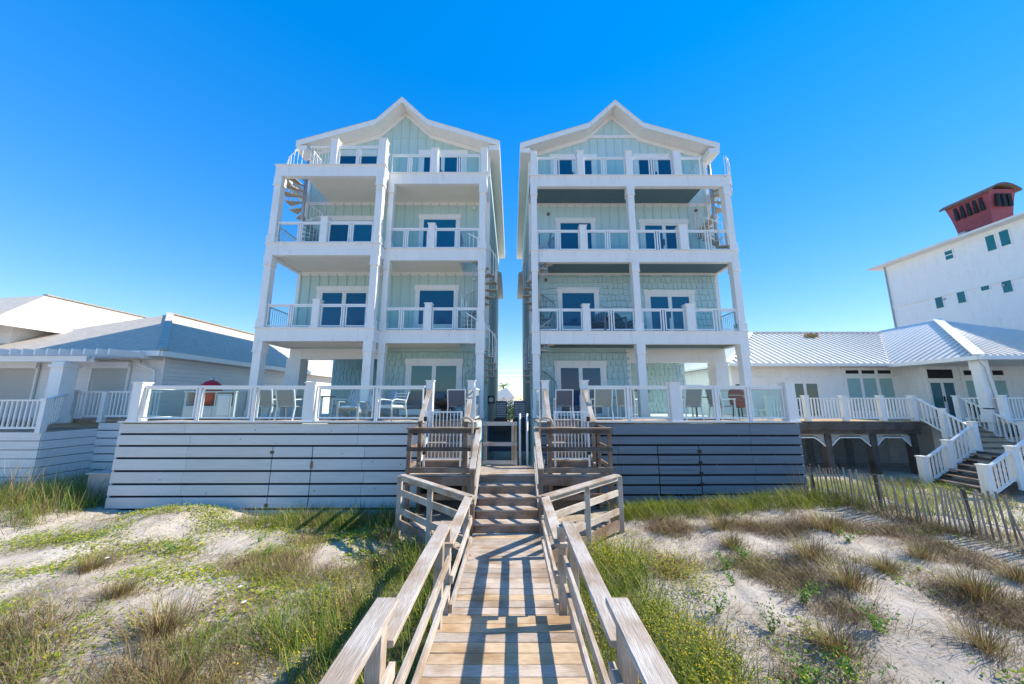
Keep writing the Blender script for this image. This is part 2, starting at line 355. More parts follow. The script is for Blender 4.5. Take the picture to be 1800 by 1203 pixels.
def battens(wall, x0, x1, zf, yw, m, holes, sp=0.36):
    """vertical battens; zf = (bottom, top function)"""
    n = int((x1 - x0) / sp); x = x0 + 0.12
    while x < x1 - 0.03:
        segs = [(zf[0], zf[1](x))]
        for (a, b, c, d) in holes:
            if a - 0.03 < x < b + 0.03:
                ns = []
                for (p, q) in segs:
                    if c > p: ns.append((p, min(q, c)))
                    if d < q: ns.append((max(p, d), q))
                segs = ns
        for p, q in segs:
            if q - p > 0.05: bar('batten', (x, yw - 0.018, p), (x, yw - 0.018, q), 0.05, 0.036, m, wall, up=(0, 1, 0))
        x += sp
def shingles(wall, x0, x1, z0, z1, yw, m, holes, w=0.2, h=0.25, name='shingle_cladding'):
    b = MB(); r = random.Random(int(x0 * 100) + int(z0 * 10)); row = 0; z = z0
    while z < z1 - 0.02:
        x = x0 - (w / 2 if row % 2 else 0)
        while x < x1:
            ww = w * r.uniform(0.75, 1.25); a, c = max(x, x0) + 0.009, min(x + ww, x1) - 0.009
            zt = min(z + h, z1); zb = z - r.choice((0, 0, 0.018, 0.03)); mid = (a + c) / 2; zm = (zb + zt) / 2
            if c - a > 0.03 and not any(p < mid < q and s < zm < t for p, q, s, t in holes):
                k = len(b.v); t = 0.045 + r.uniform(0, 0.012)
                b.v += [(a, yw - t, zb), (c, yw - t, zb), (c, yw - 0.004, zt), (a, yw - 0.004, zt), (a, yw, zb), (c, yw, zb), (c, yw, zt), (a, yw, zt)]
                b.f += [tuple(k + i for i in q) for q in ((0, 1, 2, 3), (4, 5, 1, 0), (0, 3, 7, 4), (1, 5, 6, 2))]
            x += ww
        z += h; row += 1
    o = b.build(name, m, wall); o['kind'] = 'stuff'
    return o

def glass_run(bal, y, xs, zf, top, inset=0.05):
    """framed glass panels xs=[(x0,x1)...] along x at depth y; returns nothing"""
    for x0, x1 in xs:
        f = MB(); a = 0.035
        f.box(x0, x0 + a, y - 0.02, y + 0.02, zf + 0.05, top - 0.03); f.box(x1 - a, x1, y - 0.02, y + 0.02, zf + 0.05, top - 0.03)
        f.box(x0 + a, x1 - a, y - 0.02, y + 0.02, zf + 0.05, zf + 0.09); f.box(x0 + a, x1 - a, y - 0.02, y + 0.02, top - 0.075, top - 0.03)
        f.build('panel_frame', 'white_metal', bal)
        MB().box(x0 + a, x1 - a, y - 0.004, y + 0.004, zf + 0.09, top - 0.075).build('glass_panel', 'rail_glass', bal)
def rail_post(bal, x, y, zf, h=1.0, w=0.24, m='white_paint'):
    b = MB(); b.box(x - w / 2, x + w / 2, y - w / 2, y + w / 2, zf, zf + h); b.box(x - w / 2 - 0.025, x + w / 2 + 0.025, y - w / 2 - 0.025, y + w / 2 + 0.025, zf + h, zf + h + 0.035)
    b.box(x - w / 2 - 0.015, x + w / 2 + 0.015, y - w / 2 - 0.015, y + w / 2 + 0.015, zf, zf + 0.05)
    return b.build('rail_post', m, bal)
def side_balusters(bal, x, y0, y1, zf, top, m='white_metal', sp=0.11):
    bar('side_rail', (x, y0, top), (x, y1, top), 0.05, 0.04, m, bal); bar('side_rail', (x, y0, zf + 0.08), (x, y1, zf + 0.08), 0.03, 0.03, m, bal)
    y = y0 + 0.08
    while y < y1 - 0.03: bar('baluster', (x, y, zf + 0.09), (x, y, top - 0.02), 0.018, 0.018, m, bal); y += sp

def spiral(house, cx, cy, z0, z1, r, a0, turns, treads_m='tan_tread', metal='white_metal', n=14, rail_out=True):
    st = part('spiral_staircase', house, (cx, cy, z0))
    MB().tube([(cx, cy, z0), (cx, cy, z1 + 0.95)], 0.06, 12).build('pole', 'galvanized', st, True)
    hr = []
    for i in range(n):
        a = a0 + turns * 2 * math.pi * i / n; da = abs(turns) * 2 * math.pi / n * 1.25; z = z0 + (z1 - z0) * (i + 1) / n
        k = MB(); pts = []
        for rr, aa in ((0.05, a), (r, a), (r, a + da / 2), (r, a + da), (0.05, a + da)): pts.append((cx + rr * math.cos(aa), cy + rr * math.sin(aa)))
        for zz in (z - 0.04, z): k.v += [(px, py, zz) for px, py in pts]
        k.f += [(4, 3, 2, 1, 0), (5, 6, 7, 8, 9)] + [(j, (j + 1) % 5, 5 + (j + 1) % 5, 5 + j) for j in range(5)]
        k.build('tread', treads_m, st)
        for q in (0.15, 0.65, 1.15):
            aa = a + da * q * 0.8; zz = z + (q * 0.8 - 0.4) * (z1 - z0) / n
            bar('baluster', (cx + r * math.cos(aa), cy + r * math.sin(aa), z - 0.03), (cx + r * math.cos(aa), cy + r * math.sin(aa), z + 0.86), 0.02, 0.02, metal, st)
        aa = a + da * 0.4; hr.append((cx + r * math.cos(aa), cy + r * math.sin(aa), z + 0.87))
    MB().tube(hr, 0.022, 6).build('handrail', metal, st, True)
    return st

def column(house, x0, x1, y, z0, z1, m='white_paint'):
    w = x1 - x0; b = MB()
    b.box(x0, x1, y, y + w, z0, z1)
    b.box(x0 - 0.025, x1 + 0.025, y - 0.025, y + w + 0.025, z0, z0 + 0.28); b.box(x0 - 0.02, x1 + 0.02, y - 0.02, y + w + 0.02, z1 - 0.33, z1)
    b.box(x0 - 0.035, x1 + 0.035, y - 0.035, y + w + 0.035, z1 - 0.36, z1 - 0.33)
    return b.build('column', m, house)

def house(side):
    L = side == 'L'
    if L:
        xl, xr, yw, yf, yb = -8.50, -0.92, 12.95, 11.65, 22.7
        sid, shg, ceil_m = 'mint_siding', 'mint_shingle', 'cream_ceiling'
        cen, prof = -4.6, [(-8.78, 13.36), (-5.62, 14.35), (-4.58, 15.42), (-3.49, 14.35), (-0.50, 13.36)]
        h = thing('beach_house', 'tall pale mint beach house with cream ceilings, left of the gap', 'house', (cen, 16, 0))
    else:
        xl, xr, yw, yf, yb = 0.70, 8.22, 13.05, 11.80, 22.7
        sid, shg, ceil_m = 'aqua_siding', 'aqua_shingle', 'teal_ceiling'
        cen, prof = 4.36, [(0.33, 13.33), (3.2, 14.29), (4.32, 15.38), (5.44, 14.29), (8.5, 13.33)]
        h = thing('beach_house', 'tall pale aqua beach house with dark teal ceilings, right of the gap', 'house', (cen, 16, 0))
    h['group'] = 'pair of tall beach houses'
    # main body: levels 2..4 full width, level 1 only the closed half
    mid = -4.92 if L else 4.52
    def roofz(x):
        p = prof
        for (a, za), (b, zb) in zip(p, p[1:]):
            if a <= x <= b: return za + (zb - za) * (x - a) / (b - a) - 0.16
        return p[0][1] - 0.16
    up = MB(); up.prism([(xl, FL2 - BAND), (xr, FL2 - BAND), (xr, roofz(xr)), (prof[3][0], roofz(prof[3][0])), (prof[2][0], roofz(prof[2][0])), (prof[1][0], roofz(prof[1][0])), (xl, roofz(xl))], yw, yb)
    wall = up.build('upper_wall', sid, h)
    gx0, gx1 = (mid, xr) if L else (xl, mid)
    low = MB().box(gx0, gx1, yw, yb, 0.0, FL2 - BAND - 0.002).build('ground_floor_wall', shg, h)
    back = MB().box(*((xl, mid) if L else (mid, xr)), yw + 3.2, yb, 0.0, FL2 - BAND - 0.002).build('recess_wall', shg, h)
    # openings
    if L:
        ops = [('sliding_door', -7.40, -5.64, FL4 + 0.05, 13.24, 2), ('sliding_door', -3.78, -2.05, FL4 + 0.05, 13.24, 2),
               ('sliding_door', -7.47, -5.60, FL3 + 0.05, 10.22, 2), ('window', -3.63, -2.26, FL3 + 0.5, 10.29, 1),
               ('sliding_door', -7.53, -5.66, FL2 + 0.05, 7.22, 2), ('window', -3.66, -2.26, FL2 + 0.5, 7.27, 1)]
        gop = ('sliding_door', -3.87, -2.03, FL1 + 0.03, 4.34, 2)
    else:
        ops = [('sliding_door', 1.78, 3.45, FL4 + 0.05, 13.12, 2), ('sliding_door', 5.31, 6.95, FL4 + 0.05, 13.14, 2),
               ('window', 1.96, 3.27, FL3 + 0.5, 10.19, 1), ('sliding_door', 5.38, 7.08, FL3 + 0.05, 10.13, 2),
               ('window', 1.96, 3.28, FL2 + 0.45, 7.20, 1), ('sliding_door', 5.40, 7.08, FL2 + 0.05, 7.10, 2)]
        gop = ('sliding_door', 1.78, 3.44, FL1 + 0.03, 4.27, 2)
    holes = []
    for nm, a, b, c, d, n in ops:
        opening(h, nm, a, b, c, d, yw, n, sill=(n == 1)); holes.append((a - 0.19, b + 0.19, c - 0.16, d + 0.21))
    nm, a, b, c, d, n = gop; opening(h, nm, a, b, c, d, yw - 0.03, n, glass='teal_window_glass' if L else 'window_glass'); gh = [(a - 0.17, b + 0.17, c - 0.2, d + 0.2)]
    # cladding
    zceil = {2: FL3 - 0.40, 3: FL4 - 0.40}
    if L: battens(wall, xl, xr, (FL2, lambda x: FL3 - 0.45), yw, sid, holes)
    else: shingles(wall, xl + 0.1, xr - 0.1, FL2, FL3 - 0.4, yw, shg, holes)
    battens(wall, xl, xr, (FL3, lambda x: FL4 - 0.45), yw, sid, holes)
    battens(wall, xl, xr, (FL4, (lambda x: roofz(x) - 0.05) if L else (lambda x: min(roofz(x) - 0.05, 14.2))), yw, sid, holes)
    if L: bar('belt_batten', (-6.1, yw - 0.012, 14.05), (-3.05, yw - 0.012, 14.05), 0.024, 0.05, sid, wall)
    else:
        bar('collar_trim', (3.05, yw - 0.03, 14.16), (5.6, yw - 0.03, 14.16), 0.06, 0.13, 'white_paint', wall)
        for k in range(3): bar('batten', (3.98 + 0.36 * k, yw - 0.011, 14.23), (3.98 + 0.36 * k, yw - 0.011, roofz(3.98 + 0.36 * k) - 0.05), 0.03, 0.02, sid, wall, up=(0, 1, 0))
    shingles(low, gx0 + 0.1, gx1 - 0.02, FL1 - 0.1, FL2 - BAND - 0.1, yw, shg, gh)
    ra, rb = (xl, mid) if L else (mid, xr)
    shingles(back, ra + 0.02, rb - 0.02, 0.9, FL2 - BAND - 0.05, yw + 3.2, shg, [])
    # corner boards and frieze boards
    for x in (xl, xr - 0.12): bx('corner_board', x - 0.012, x + 0.132, yw - 0.03, yw + 0.1, FL2, roofz(x + 0.06) - 0.03, 'white_paint', h)
    for z in (FL3 - BAND + 0.02, FL4 - BAND + 0.02): bx('frieze_board', xl + 0.14, xr - 0.14, yw - 0.028, yw, z - 0.12, z + 0.03, 'white_paint', h)
    bx('corner_board', (mid - 0.02) if L else (mid - 0.12), (mid + 0.12) if L else (mid + 0.02), yw - 0.034, yw + 0.1, FL1, FL2 - BAND - 0.01, 'white_paint', h)
    # recess beam and pillar
    if L: bx('beam', xl, mid, yw, yw + 0.35, 4.53, FL2 - BAND - 0.004, 'white_paint', h); bx('pillar', xl - 0.1, -8.06, yw - 0.004, yw + 0.5, 0.0, 4.53, 'white_paint', h)
    else: bx('beam', mid, xr, yw, yw + 0.35, 4.43, FL2 - BAND - 0.004, 'white_paint', h); bx('pillar', 7.78, xr + 0.05, yw - 0.004, yw + 0.5, 0.0, 4.43, 'white_paint', h)
    # roof
    rp = [(x, z) for x, z in prof]
    rf = MB().prism(rp + [(x, z - 0.14) for x, z in reversed(rp)], yw - 0.58, yb + 0.5).build('roof', 'white_paint', h)
    for (a, za), (b, zb) in zip(rp, rp[1:]):
        MB().prism([(a, za + 0.012), (b, zb + 0.012), (b, zb + 0.03), (a, za + 0.03)], yw - 0.64, yb + 0.5).build('roof_sheet', 'roof_metal', rf)
        MB().prism([(a, za + 0.01), (b, zb + 0.01), (b, zb - 0.19), (a, za - 0.19)], yw - 0.62, yw - 0.582).build('fascia', 'white_paint', rf)
    for x, z in (rp[0], rp[-1]):
        s = -1 if x < cen else 1
        MB().box(min(x, x - s * 0.42), max(x, x - s * 0.42), yw - 0.58, yb + 0.5, z - 0.36, z - 0.142).build('eave_box', 'white_paint', rf)
    for a, b in ((0, 1), (1, 2), (2, 3), (3, 4)):
        MB().prism([(rp[a][0], rp[a][1] - 0.15), (rp[b][0], rp[b][1] - 0.15), (rp[b][0], rp[b][1] - 0.34), (rp[a][0], rp[a][1] - 0.34)], yw - 0.045, yw - 0.002).build('rake_board', 'white_paint', rf)
    # small hipped roof low on the gap side
    xs = xr if L else xl; s = 1 if L else -1
    MB().prism([(xs, 9.9), (xs + s * 0.35, 9.75), (xs + s * 0.35, 9.62), (xs, 9.62)], 17.5, 22.0).build('side_eave', 'white_paint', h)
    # balconies
    depth_front = {True: (11.2, 11.65), False: (11.8, 11.8)}[L]
    for lv, zf in ((2, FL2), (3, FL3), (4, FL4)):
        bal = part('balcony', h, (cen, yf, zf)); z0, z1 = zf - BAND, zf
        cz = z0 + 0.05
        if L:
            bay = (-8.60, -4.64); y1, y2 = depth_front
            xs_in = -7.55 if lv == 4 else -8.60; xe = -1.95 if lv < 4 else -0.95
            MB().box(xs_in, bay[1], y1 + 0.18, yw, cz, z1 - 0.03).build('floor_slab', ceil_m, bal)
            MB().box(bay[1] + 0.002, xe, y2 + 0.18, yw, cz, z1 - 0.032).build('floor_slab', ceil_m, bal)
            MB().box(bay[0], bay[1] + 0.02, y1, y1 + 0.18, z0, z1).build('front_band', 'white_paint', bal)
            MB().box(bay[1] + 0.022, -0.95, y2, y2 + 0.18, z0, z1).build('front_band', 'white_paint', bal)
            MB().box(bay[0], bay[0] + 0.16, y1 + 0.182, yw, z0, z1).build('side_band', 'white_paint', bal)
            MB().box(bay[1] - 0.14, bay[1] + 0.018, y1 + 0.182, y2 + 0.1, z0, z1).build('side_band', 'white_paint', bal)
            MB().box(bay[0] - 0.04, bay[1] + 0.06, y1 - 0.04, y1 + 0.16, z1, z1 + 0.03).build('nosing', 'white_paint', bal)
            MB().box(bay[1] + 0.062, -0.91, y2 - 0.04, y2 + 0.16, z1, z1 + 0.03).build('nosing', 'white_paint', bal)
        else:
            y1 = y2 = 11.8; xs_in = 1.46 if lv < 4 else 0.70; xe = 8.25 if lv < 4 else 7.32
            MB().box(xs_in, xe, y1 + 0.18, yw, cz, z1 - 0.03).build('floor_slab', ceil_m, bal)
            MB().box(0.70, 8.30, y1, y1 + 0.18, z0, z1).build('front_band', 'white_paint', bal)
            MB().box(8.14, 8.30, y1 + 0.182, yw, z0, z1).build('side_band', 'white_paint', bal)
            MB().box(0.70, 0.84, y1 + 0.182, yw, z0, z1).build('side_band', 'white_paint', bal)
            MB().box(0.66, 8.34, y1 - 0.04, y1 + 0.16, z1, z1 + 0.03).build('nosing', 'white_paint', bal)
        zt = zf + 0.84; zb = zf + 0.03
        # ceiling board joints under the slab
        for k in range(1, 9):
            yy = y2 + 0.18 + (yw - y2 - 0.18) * k / 9
            bar('ceiling_joint', (max(xs_in, -8.4 if L else 0.9), yy, cz - 0.002), (xe, yy, cz - 0.002), 0.012, 0.006, ceil_m, bal)
        if L:
            yy1, yy2 = y1 + 0.1, y2 + 0.1
            if lv == 4:
                rail_post(bal, -6.54, yy1, zb, 1.02); rail_post(bal, -4.76, yy1, zb, 1.02, 0.27)
                glass_run(bal, yy1, [(-6.40, -5.72), (-5.60, -4.92)], zb, zt); bar('top_rail', (-6.42, yy1, zt), (-4.9, yy1, zt), 0.06, 0.05, 'white_metal', bal)
                bar('thin_post', (-5.66, yy1, zb), (-5.66, yy1, zt - 0.03), 0.045, 0.045, 'white_metal', bal)
                side_balusters(bal, -4.72, yy1 + 0.15, yy2, zb, zt)
                side_balusters(bal, -7.50, yy1 + 0.2, yw, zb, zt)
                for k in range(8): bar('baluster', (-7.45 + 0.11 * k, yy1, zb), (-7.45 + 0.11 * k, yy1, zt), 0.018, 0.018, 'white_metal', bal)
                bar('top_rail', (-7.5, yy1, zt), (-6.66, yy1, zt), 0.05, 0.04, 'white_metal', bal)
            else:
                rail_post(bal, -6.64, yy1, zb, 0.95)
                glass_run(bal, yy1, [(-8.32, -7.57), (-7.47, -6.77), (-6.50, -5.78), (-5.66, -4.94)], zb, zt)
                for x in (-7.52, -5.72): bar('thin_post', (x, yy1, zb), (x, yy1, zt - 0.03), 0.045, 0.045, 'white_metal', bal)
                bar('top_rail', (-8.34, yy1, zt), (-6.76, yy1, zt), 0.06, 0.05, 'white_metal', bal); bar('top_rail', (-6.52, yy1, zt), (-4.93, yy1, zt), 0.06, 0.05, 'white_metal', bal)
                side_balusters(bal, -8.50, y1 + 0.28, yw, zb, zt)
            if lv == 4: rail_post(bal, -1.06, yy2, zb, 1.02)
            rail_post(bal, -2.95, yy2, zb, 0.95 if lv < 4 else 1.0)
            glass_run(bal, yy2, [(-4.60, -3.96), (-3.85, -3.10), (-2.81, -2.07), (-1.95, -1.22)], zb, zt)
            for x in (-3.905, -2.01): bar('thin_post', (x, yy2, zb), (x, yy2, zt - 0.03), 0.045, 0.045, 'white_metal', bal)
            bar('top_rail', (-4.62, yy2, zt), (-3.08, yy2, zt), 0.06, 0.05, 'white_metal', bal); bar('top_rail', (-2.82, yy2, zt), (-1.2, yy2, zt), 0.06, 0.05, 'white_metal', bal)
            side_balusters(bal, -1.0 if lv == 4 else -1.97, y2 + 0.3, yw, zb, zt, 'galvanized' if lv < 4 else 'white_metal')
        else:
            yy = 11.9
            if lv == 4:
                for x, w in ((0.84, 0.22), (2.63, 0.24), (4.50, 0.24), (6.35, 0.28)): rail_post(bal, x, yy, zb, 1.0, w)
                runs = [(0.97, 1.66), (1.80, 2.49), (2.78, 3.48), (3.62, 4.36), (4.64, 5.33), (5.47, 6.19), (6.52, 7.28)]; thins = (1.73, 3.55, 5.40); tops = [(0.95, 2.5), (2.76, 4.38), (4.62, 6.2), (6.5, 7.3)]
                side_balusters(bal, 7.34, yy, yw, zb, zt)
            else:
                for x in (2.635, 6.34): rail_post(bal, x, yy, zb, 0.95, 0.25 if x < 3 else 0.3)
                runs = [(0.95, 1.64), (1.78, 2.50), (2.78, 3.49), (3.62, 4.36), (4.66, 5.34), (5.48, 6.17), (6.52, 7.22), (7.38, 8.05)]; thins = (1.71, 3.555, 5.41, 7.30); tops = [(0.93, 2.51), (2.76, 4.38), (4.64, 6.19), (6.5, 8.07)]
                side_balusters(bal, 8.2, 12.05, yw, zb, zt); side_balusters(bal, 1.48, 12.1, yw, zb, zt, 'galvanized')
            glass_run(bal, yy, runs, zb, zt)
            for x in thins: bar('thin_post', (x, yy, zb), (x, yy, zt - 0.03), 0.045, 0.045, 'white_metal', bal)
            for a, b in tops: bar('top_rail', (a, yy, zt), (b, yy, zt), 0.06, 0.05, 'white_metal', bal)
    # columns
    for (z0, z1) in ((FL1, FL2 - BAND), (FL2 + 0.03, FL3 - BAND), (FL3 + 0.03, FL4 - BAND)):
        w = 0.27 if z0 < 3 else 0.24
        if L:
            column(h, -8.59, -8.59 + w, 11.21, z0, z1); column(h, -4.66 - w, -4.66, 11.21, z0, z1)
            column(h, -4.62, -4.62 + w * 0.8, 11.66, z0, z1); column(h, -0.97 - w, -0.97, 11.66, z0, z1)
        else:
            column(h, 0.72, 0.72 + w * 0.9, 11.81, z0, z1); column(h, 4.38, 4.38 + w, 11.81, z0, z1); column(h, 8.28 - w, 8.28, 11.81, z0, z1)
    # spiral stairs
    if L:
        spiral(h, -1.22, 12.3, FL1, FL2, 0.66, R(200), -1.1); spiral(h, -1.22, 12.3, FL2 + 0.03, FL3, 0.66, R(200), -1.1)
        spiral(h, -8.07, 12.15, FL3 + 0.03, FL4, 0.68, R(-60), 0.95)
    else:
        spiral(h, 1.02, 12.4, FL1, FL2, 0.6, R(-20), 1.1, metal='galvanized'); spiral(h, 1.02, 12.4, FL2 + 0.03, FL3, 0.6, R(-20), 1.1, metal='galvanized')
        spiral(h, 7.98, 12.45, FL3 + 0.03, FL4, 0.68, R(240), -0.95)
    # small wall fixtures
    for x, z in (((-1.55, 10.75), (-1.5, 7.7)) if L else ((1.5, 10.55), (1.35, 7.7), (7.6, 10.7))):
        bx('wall_light', x - 0.05, x + 0.05, yw - 0.09, yw - 0.02, z - 0.05, z + 0.05, 'white_paint' if L else 'hinge_metal', h)
    return h
HL = house('L'); HR = house('R')

# ------------------------------------------------------------------ front decks with board skirts
def deck(side):
    L = side == 'L'
    x0, x1 = (-10.75, -0.97) if L else (0.70, 7.88)
    st = (-2.42, -1.22) if L else (1.0, 2.12)          # stair notch
    m = 'pale_board' if L else 'grey_board'
    d = thing('deck', 'raised deck skirted in wide whitish horizontal boards' if L else 'raised deck skirted in grey blue horizontal boards', 'deck', (x0, 9.6, 0), group='front decks')
    yf = 9.60; zt = FL1
    fl = part('deck_floor', d)
    y = yf + 0.06; k = 0
    while y < 12.9:
        for a, b in ((x0, x1),) if y > 10.75 else ((x0, st[0]), (st[1], x1)):
            bar('deck_board', (a, y + 0.068, zt - 0.015), (b, y + 0.068, zt - 0.015), 0.136, 0.03, 'boardwalk_wood', fl)
        y += 0.142
    MB().box(x0 + 0.05, x1, 12.9, 16.2, zt - 0.2, zt - 0.02).build('patio_slab', 'white_board', d)
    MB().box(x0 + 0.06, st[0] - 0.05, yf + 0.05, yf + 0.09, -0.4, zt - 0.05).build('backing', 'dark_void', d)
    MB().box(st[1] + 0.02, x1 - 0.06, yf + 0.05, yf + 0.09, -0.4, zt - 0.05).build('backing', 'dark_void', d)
    # skirt boards
    if L: edges = [2.37, 2.07, 1.76, 1.44, 1.11, 0.78, 0.47, 0.15, -0.2]; gate = (-6.487, -5.389); joints = [-8.78]; joints2 = [-4.0]
    else: edges = [2.37, 2.03, 1.78, 1.53, 1.27, 1.0, 0.75, 0.5, 0.25, 0.0]; gate = (3.935, 5.072); joints = [2.9]; joints2 = [6.52]
    rr = random.Random(3 if L else 4)
    skirt = part('skirt', d, (x0, yf, 0))
    for i in range(len(edges) - 1):
        za, zb = edges[i + 1] + 0.03, edges[i] - 0.022
        xe = st[0] if L else x1; xs = x0 if L else st[1] - 0.05
        spans = []
        if i < 2: spans = [(xs, joints[0] + rr.uniform(-.3, .3)), None, (0, xe)]; j = spans[0][1]; spans = [(xs, j), (j, -4.2 if L else 6.5), (-4.2 if L else 6.5, xe)]
        else:
            j = joints[0] + rr.uniform(-0.05, 0.05); k = joints2[0] + rr.uniform(-0.05, 0.05)
            spans = [(xs, j), (j, gate[0]), (gate[1], k), (k, xe)]
        tilt = (0.0 if i < 3 else 0.006) * (i - 2)
        for a, b in spans:
            if b - a < 0.1: continue
            t0 = tilt * (a - x0) / (x1 - x0) * (1.6 if not L else 1.0); t1 = tilt * (b - x0) / (x1 - x0) * (1.6 if not L else 1.0); zc = (za + zb) / 2 - tilt * 0.5
            bar('skirt_board', (a + 0.004, yf + 0.02, zc + t0), (b - 0.004, yf + 0.02, zc + t1), 0.035, zb - za, m, skirt, cham=0.004)
    # behind the landing the skirt runs on to the gap
    gx = (st[1], x1) if L else (x0, st[0])
    for i in range(len(edges) - 1):
        bar('skirt_board', (gx[0] + 0.01, yf + 0.02, (edges[i] + edges[i + 1]) / 2), (gx[1] - 0.004, yf + 0.02, (edges[i] + edges[i + 1]) / 2), 0.035, edges[i] - edges[i + 1] - 0.03, m, skirt)
    gd = part('skirt_door', d, (gate[0], yf, 0.2))
    for i in range(2, len(edges) - 1):
        za, zb = edges[i + 1] + 0.03, edges[i] - 0.022
        if L: bar('door_board', (gate[0] + 0.022, yf + 0.018, (za + zb) / 2), (gate[1] - 0.022, yf + 0.018, (za + zb) / 2), 0.035, zb - za, m, gd, cham=0.004)
        else:
            for q in (0, 1):
                a = za + (zb - za) * q / 2 + 0.003; b = za + (zb - za) * (q + 1) / 2 - 0.003
                bar('door_board', (gate[0] + 0.022, yf + 0.018, (a + b) / 2), (gate[1] - 0.022, yf + 0.018, (a + b) / 2), 0.035, b - a, m, gd, cham=0.003)
    for k in range(14):
        kx, kz = rr.uniform(x0 + .3, (st[0] if L else x1) - .3) if L else rr.uniform(st[1] + .3, x1 - .3), rr.uniform(.5, 2.3)
        MB().box(kx - .012, kx + .012, yf - .003, yf + .004, kz - .012, kz + .012).build('nail_plug', 'hinge_metal', d)
    hx = gate[0] if L else gate[1]
    for z in ((1.6, 0.25) if L else (1.62, 1.33, 1.05, 0.78)): MB().box(hx - 0.05, hx + 0.05, yf - 0.012, yf + 0.001, z - 0.04, z + 0.04).build('hinge', 'hinge_metal' if L else 'black_metal', gd)
    if L: MB().box(gate[1] - 0.03, gate[1] + 0.03, yf - 0.02, yf + 0.001, 1.18, 1.36).build('latch', 'rust', gd)
    # side skirt
    xsid = x0 if L else x1
    MB().box(xsid - 0.02, xsid + 0.02, yf + 0.045, 12.9, 0, zt - 0.034).build('side_skirt', m, d)
    xin = x1 if L else x0
    MB().box(xin - 0.02, xin + 0.02, yf + 0.045, 12.9, 0, zt - 0.034).build('side_skirt', 'aqua_siding', d)
    # cap and railing
    rl = part('railing', d, (x0, yf, zt)); y = yf + 0.1; ztp = zt + 0.98
    for a, b in (((x0 - 0.02, st[0]), (st[1], x1)) if L else ((x0, st[0]), (st[1], x1 + 0.02))):
        bar('deck_edge', (a, yf + 0.03, zt + 0.014), (b, yf + 0.03, zt + 0.014), 0.16, 0.028, 'white_paint', rl)
    if L:
        posts = [(-10.45, 0.26), (-5.62, 0.28)]; runs = [(-10.28, -8.84), (-8.67, -7.31), (-7.12, -5.80), (-5.42, -3.87), (-3.72, -2.48)]; thin = [-8.755, -7.215, -3.795]
        tops = [(-10.3, -5.77), (-5.47, -2.45)]
    else:
        posts = [(4.55, 0.28), (7.76, 0.26)]; runs = [(2.14, 3.19), (3.32, 4.39), (4.73, 5.66), (5.77, 6.57), (6.68, 7.60)]; thin = [3.255, 5.715, 6.625]
        tops = [(2.1, 4.41), (4.7, 7.62)]
    for x, w in posts: rail_post(rl, x, y + 0.03, zt + 0.03, 1.04, w)
    glass_run(rl, y, runs, zt + 0.05, ztp)
    for x in thin: bar('thin_post', (x, y, zt + 0.03), (x, y, ztp - 0.02), 0.07, 0.06, 'white_metal', rl)
    for a, b in tops: bar('top_rail', (a, y, ztp), (b, y, ztp), 0.075, 0.055, 'white_metal', rl)
    xo = posts[0][0] if L else posts[1][0]
    for a, b in ((y + 0.2, 11.2), (11.3, 12.8)):       # side railing, glass panels
        f = MB(); f.beam((xo, a, zt + 0.1), (xo, b, zt + 0.1), 0.04, 0.04); f.beam((xo, a, ztp - 0.05), (xo, b, ztp - 0.05), 0.04, 0.04); f.beam((xo, a, zt + 0.1), (xo, a, ztp), 0.04, 0.04); f.beam((xo, b, zt + 0.1), (xo, b, ztp), 0.04, 0.04)
        f.build('panel_frame', 'white_metal', rl); MB().box(xo - 0.004, xo + 0.004, a + 0.02, b - 0.02, zt + 0.12, ztp - 0.07).build('glass_panel', 'rail_glass', rl)
    bar('top_rail', (xo, y + 0.15, ztp), (xo, 12.8, ztp), 0.075, 0.055, 'white_metal', rl)
    xi = x1 - 0.08 if L else x0 + 0.08                     # gap side
    for a, b in ((9.85, 11.5),):
        f = MB(); f.beam((xi, a, zt + 0.1), (xi, b, zt + 0.1), 0.04, 0.04); f.beam((xi, a, ztp - 0.05), (xi, b, ztp - 0.05), 0.04, 0.04); f.beam((xi, a, zt + 0.1), (xi, a, ztp), 0.04, 0.04); f.beam((xi, b, zt + 0.1), (xi, b, ztp), 0.04, 0.04)
        f.build('panel_frame', 'white_metal', rl); MB().box(xi - 0.004, xi + 0.004, a + 0.02, b - 0.02, zt + 0.12, ztp - 0.07).build('glass_panel', 'rail_glass', rl)
    return d
deck('L'); deck('R')

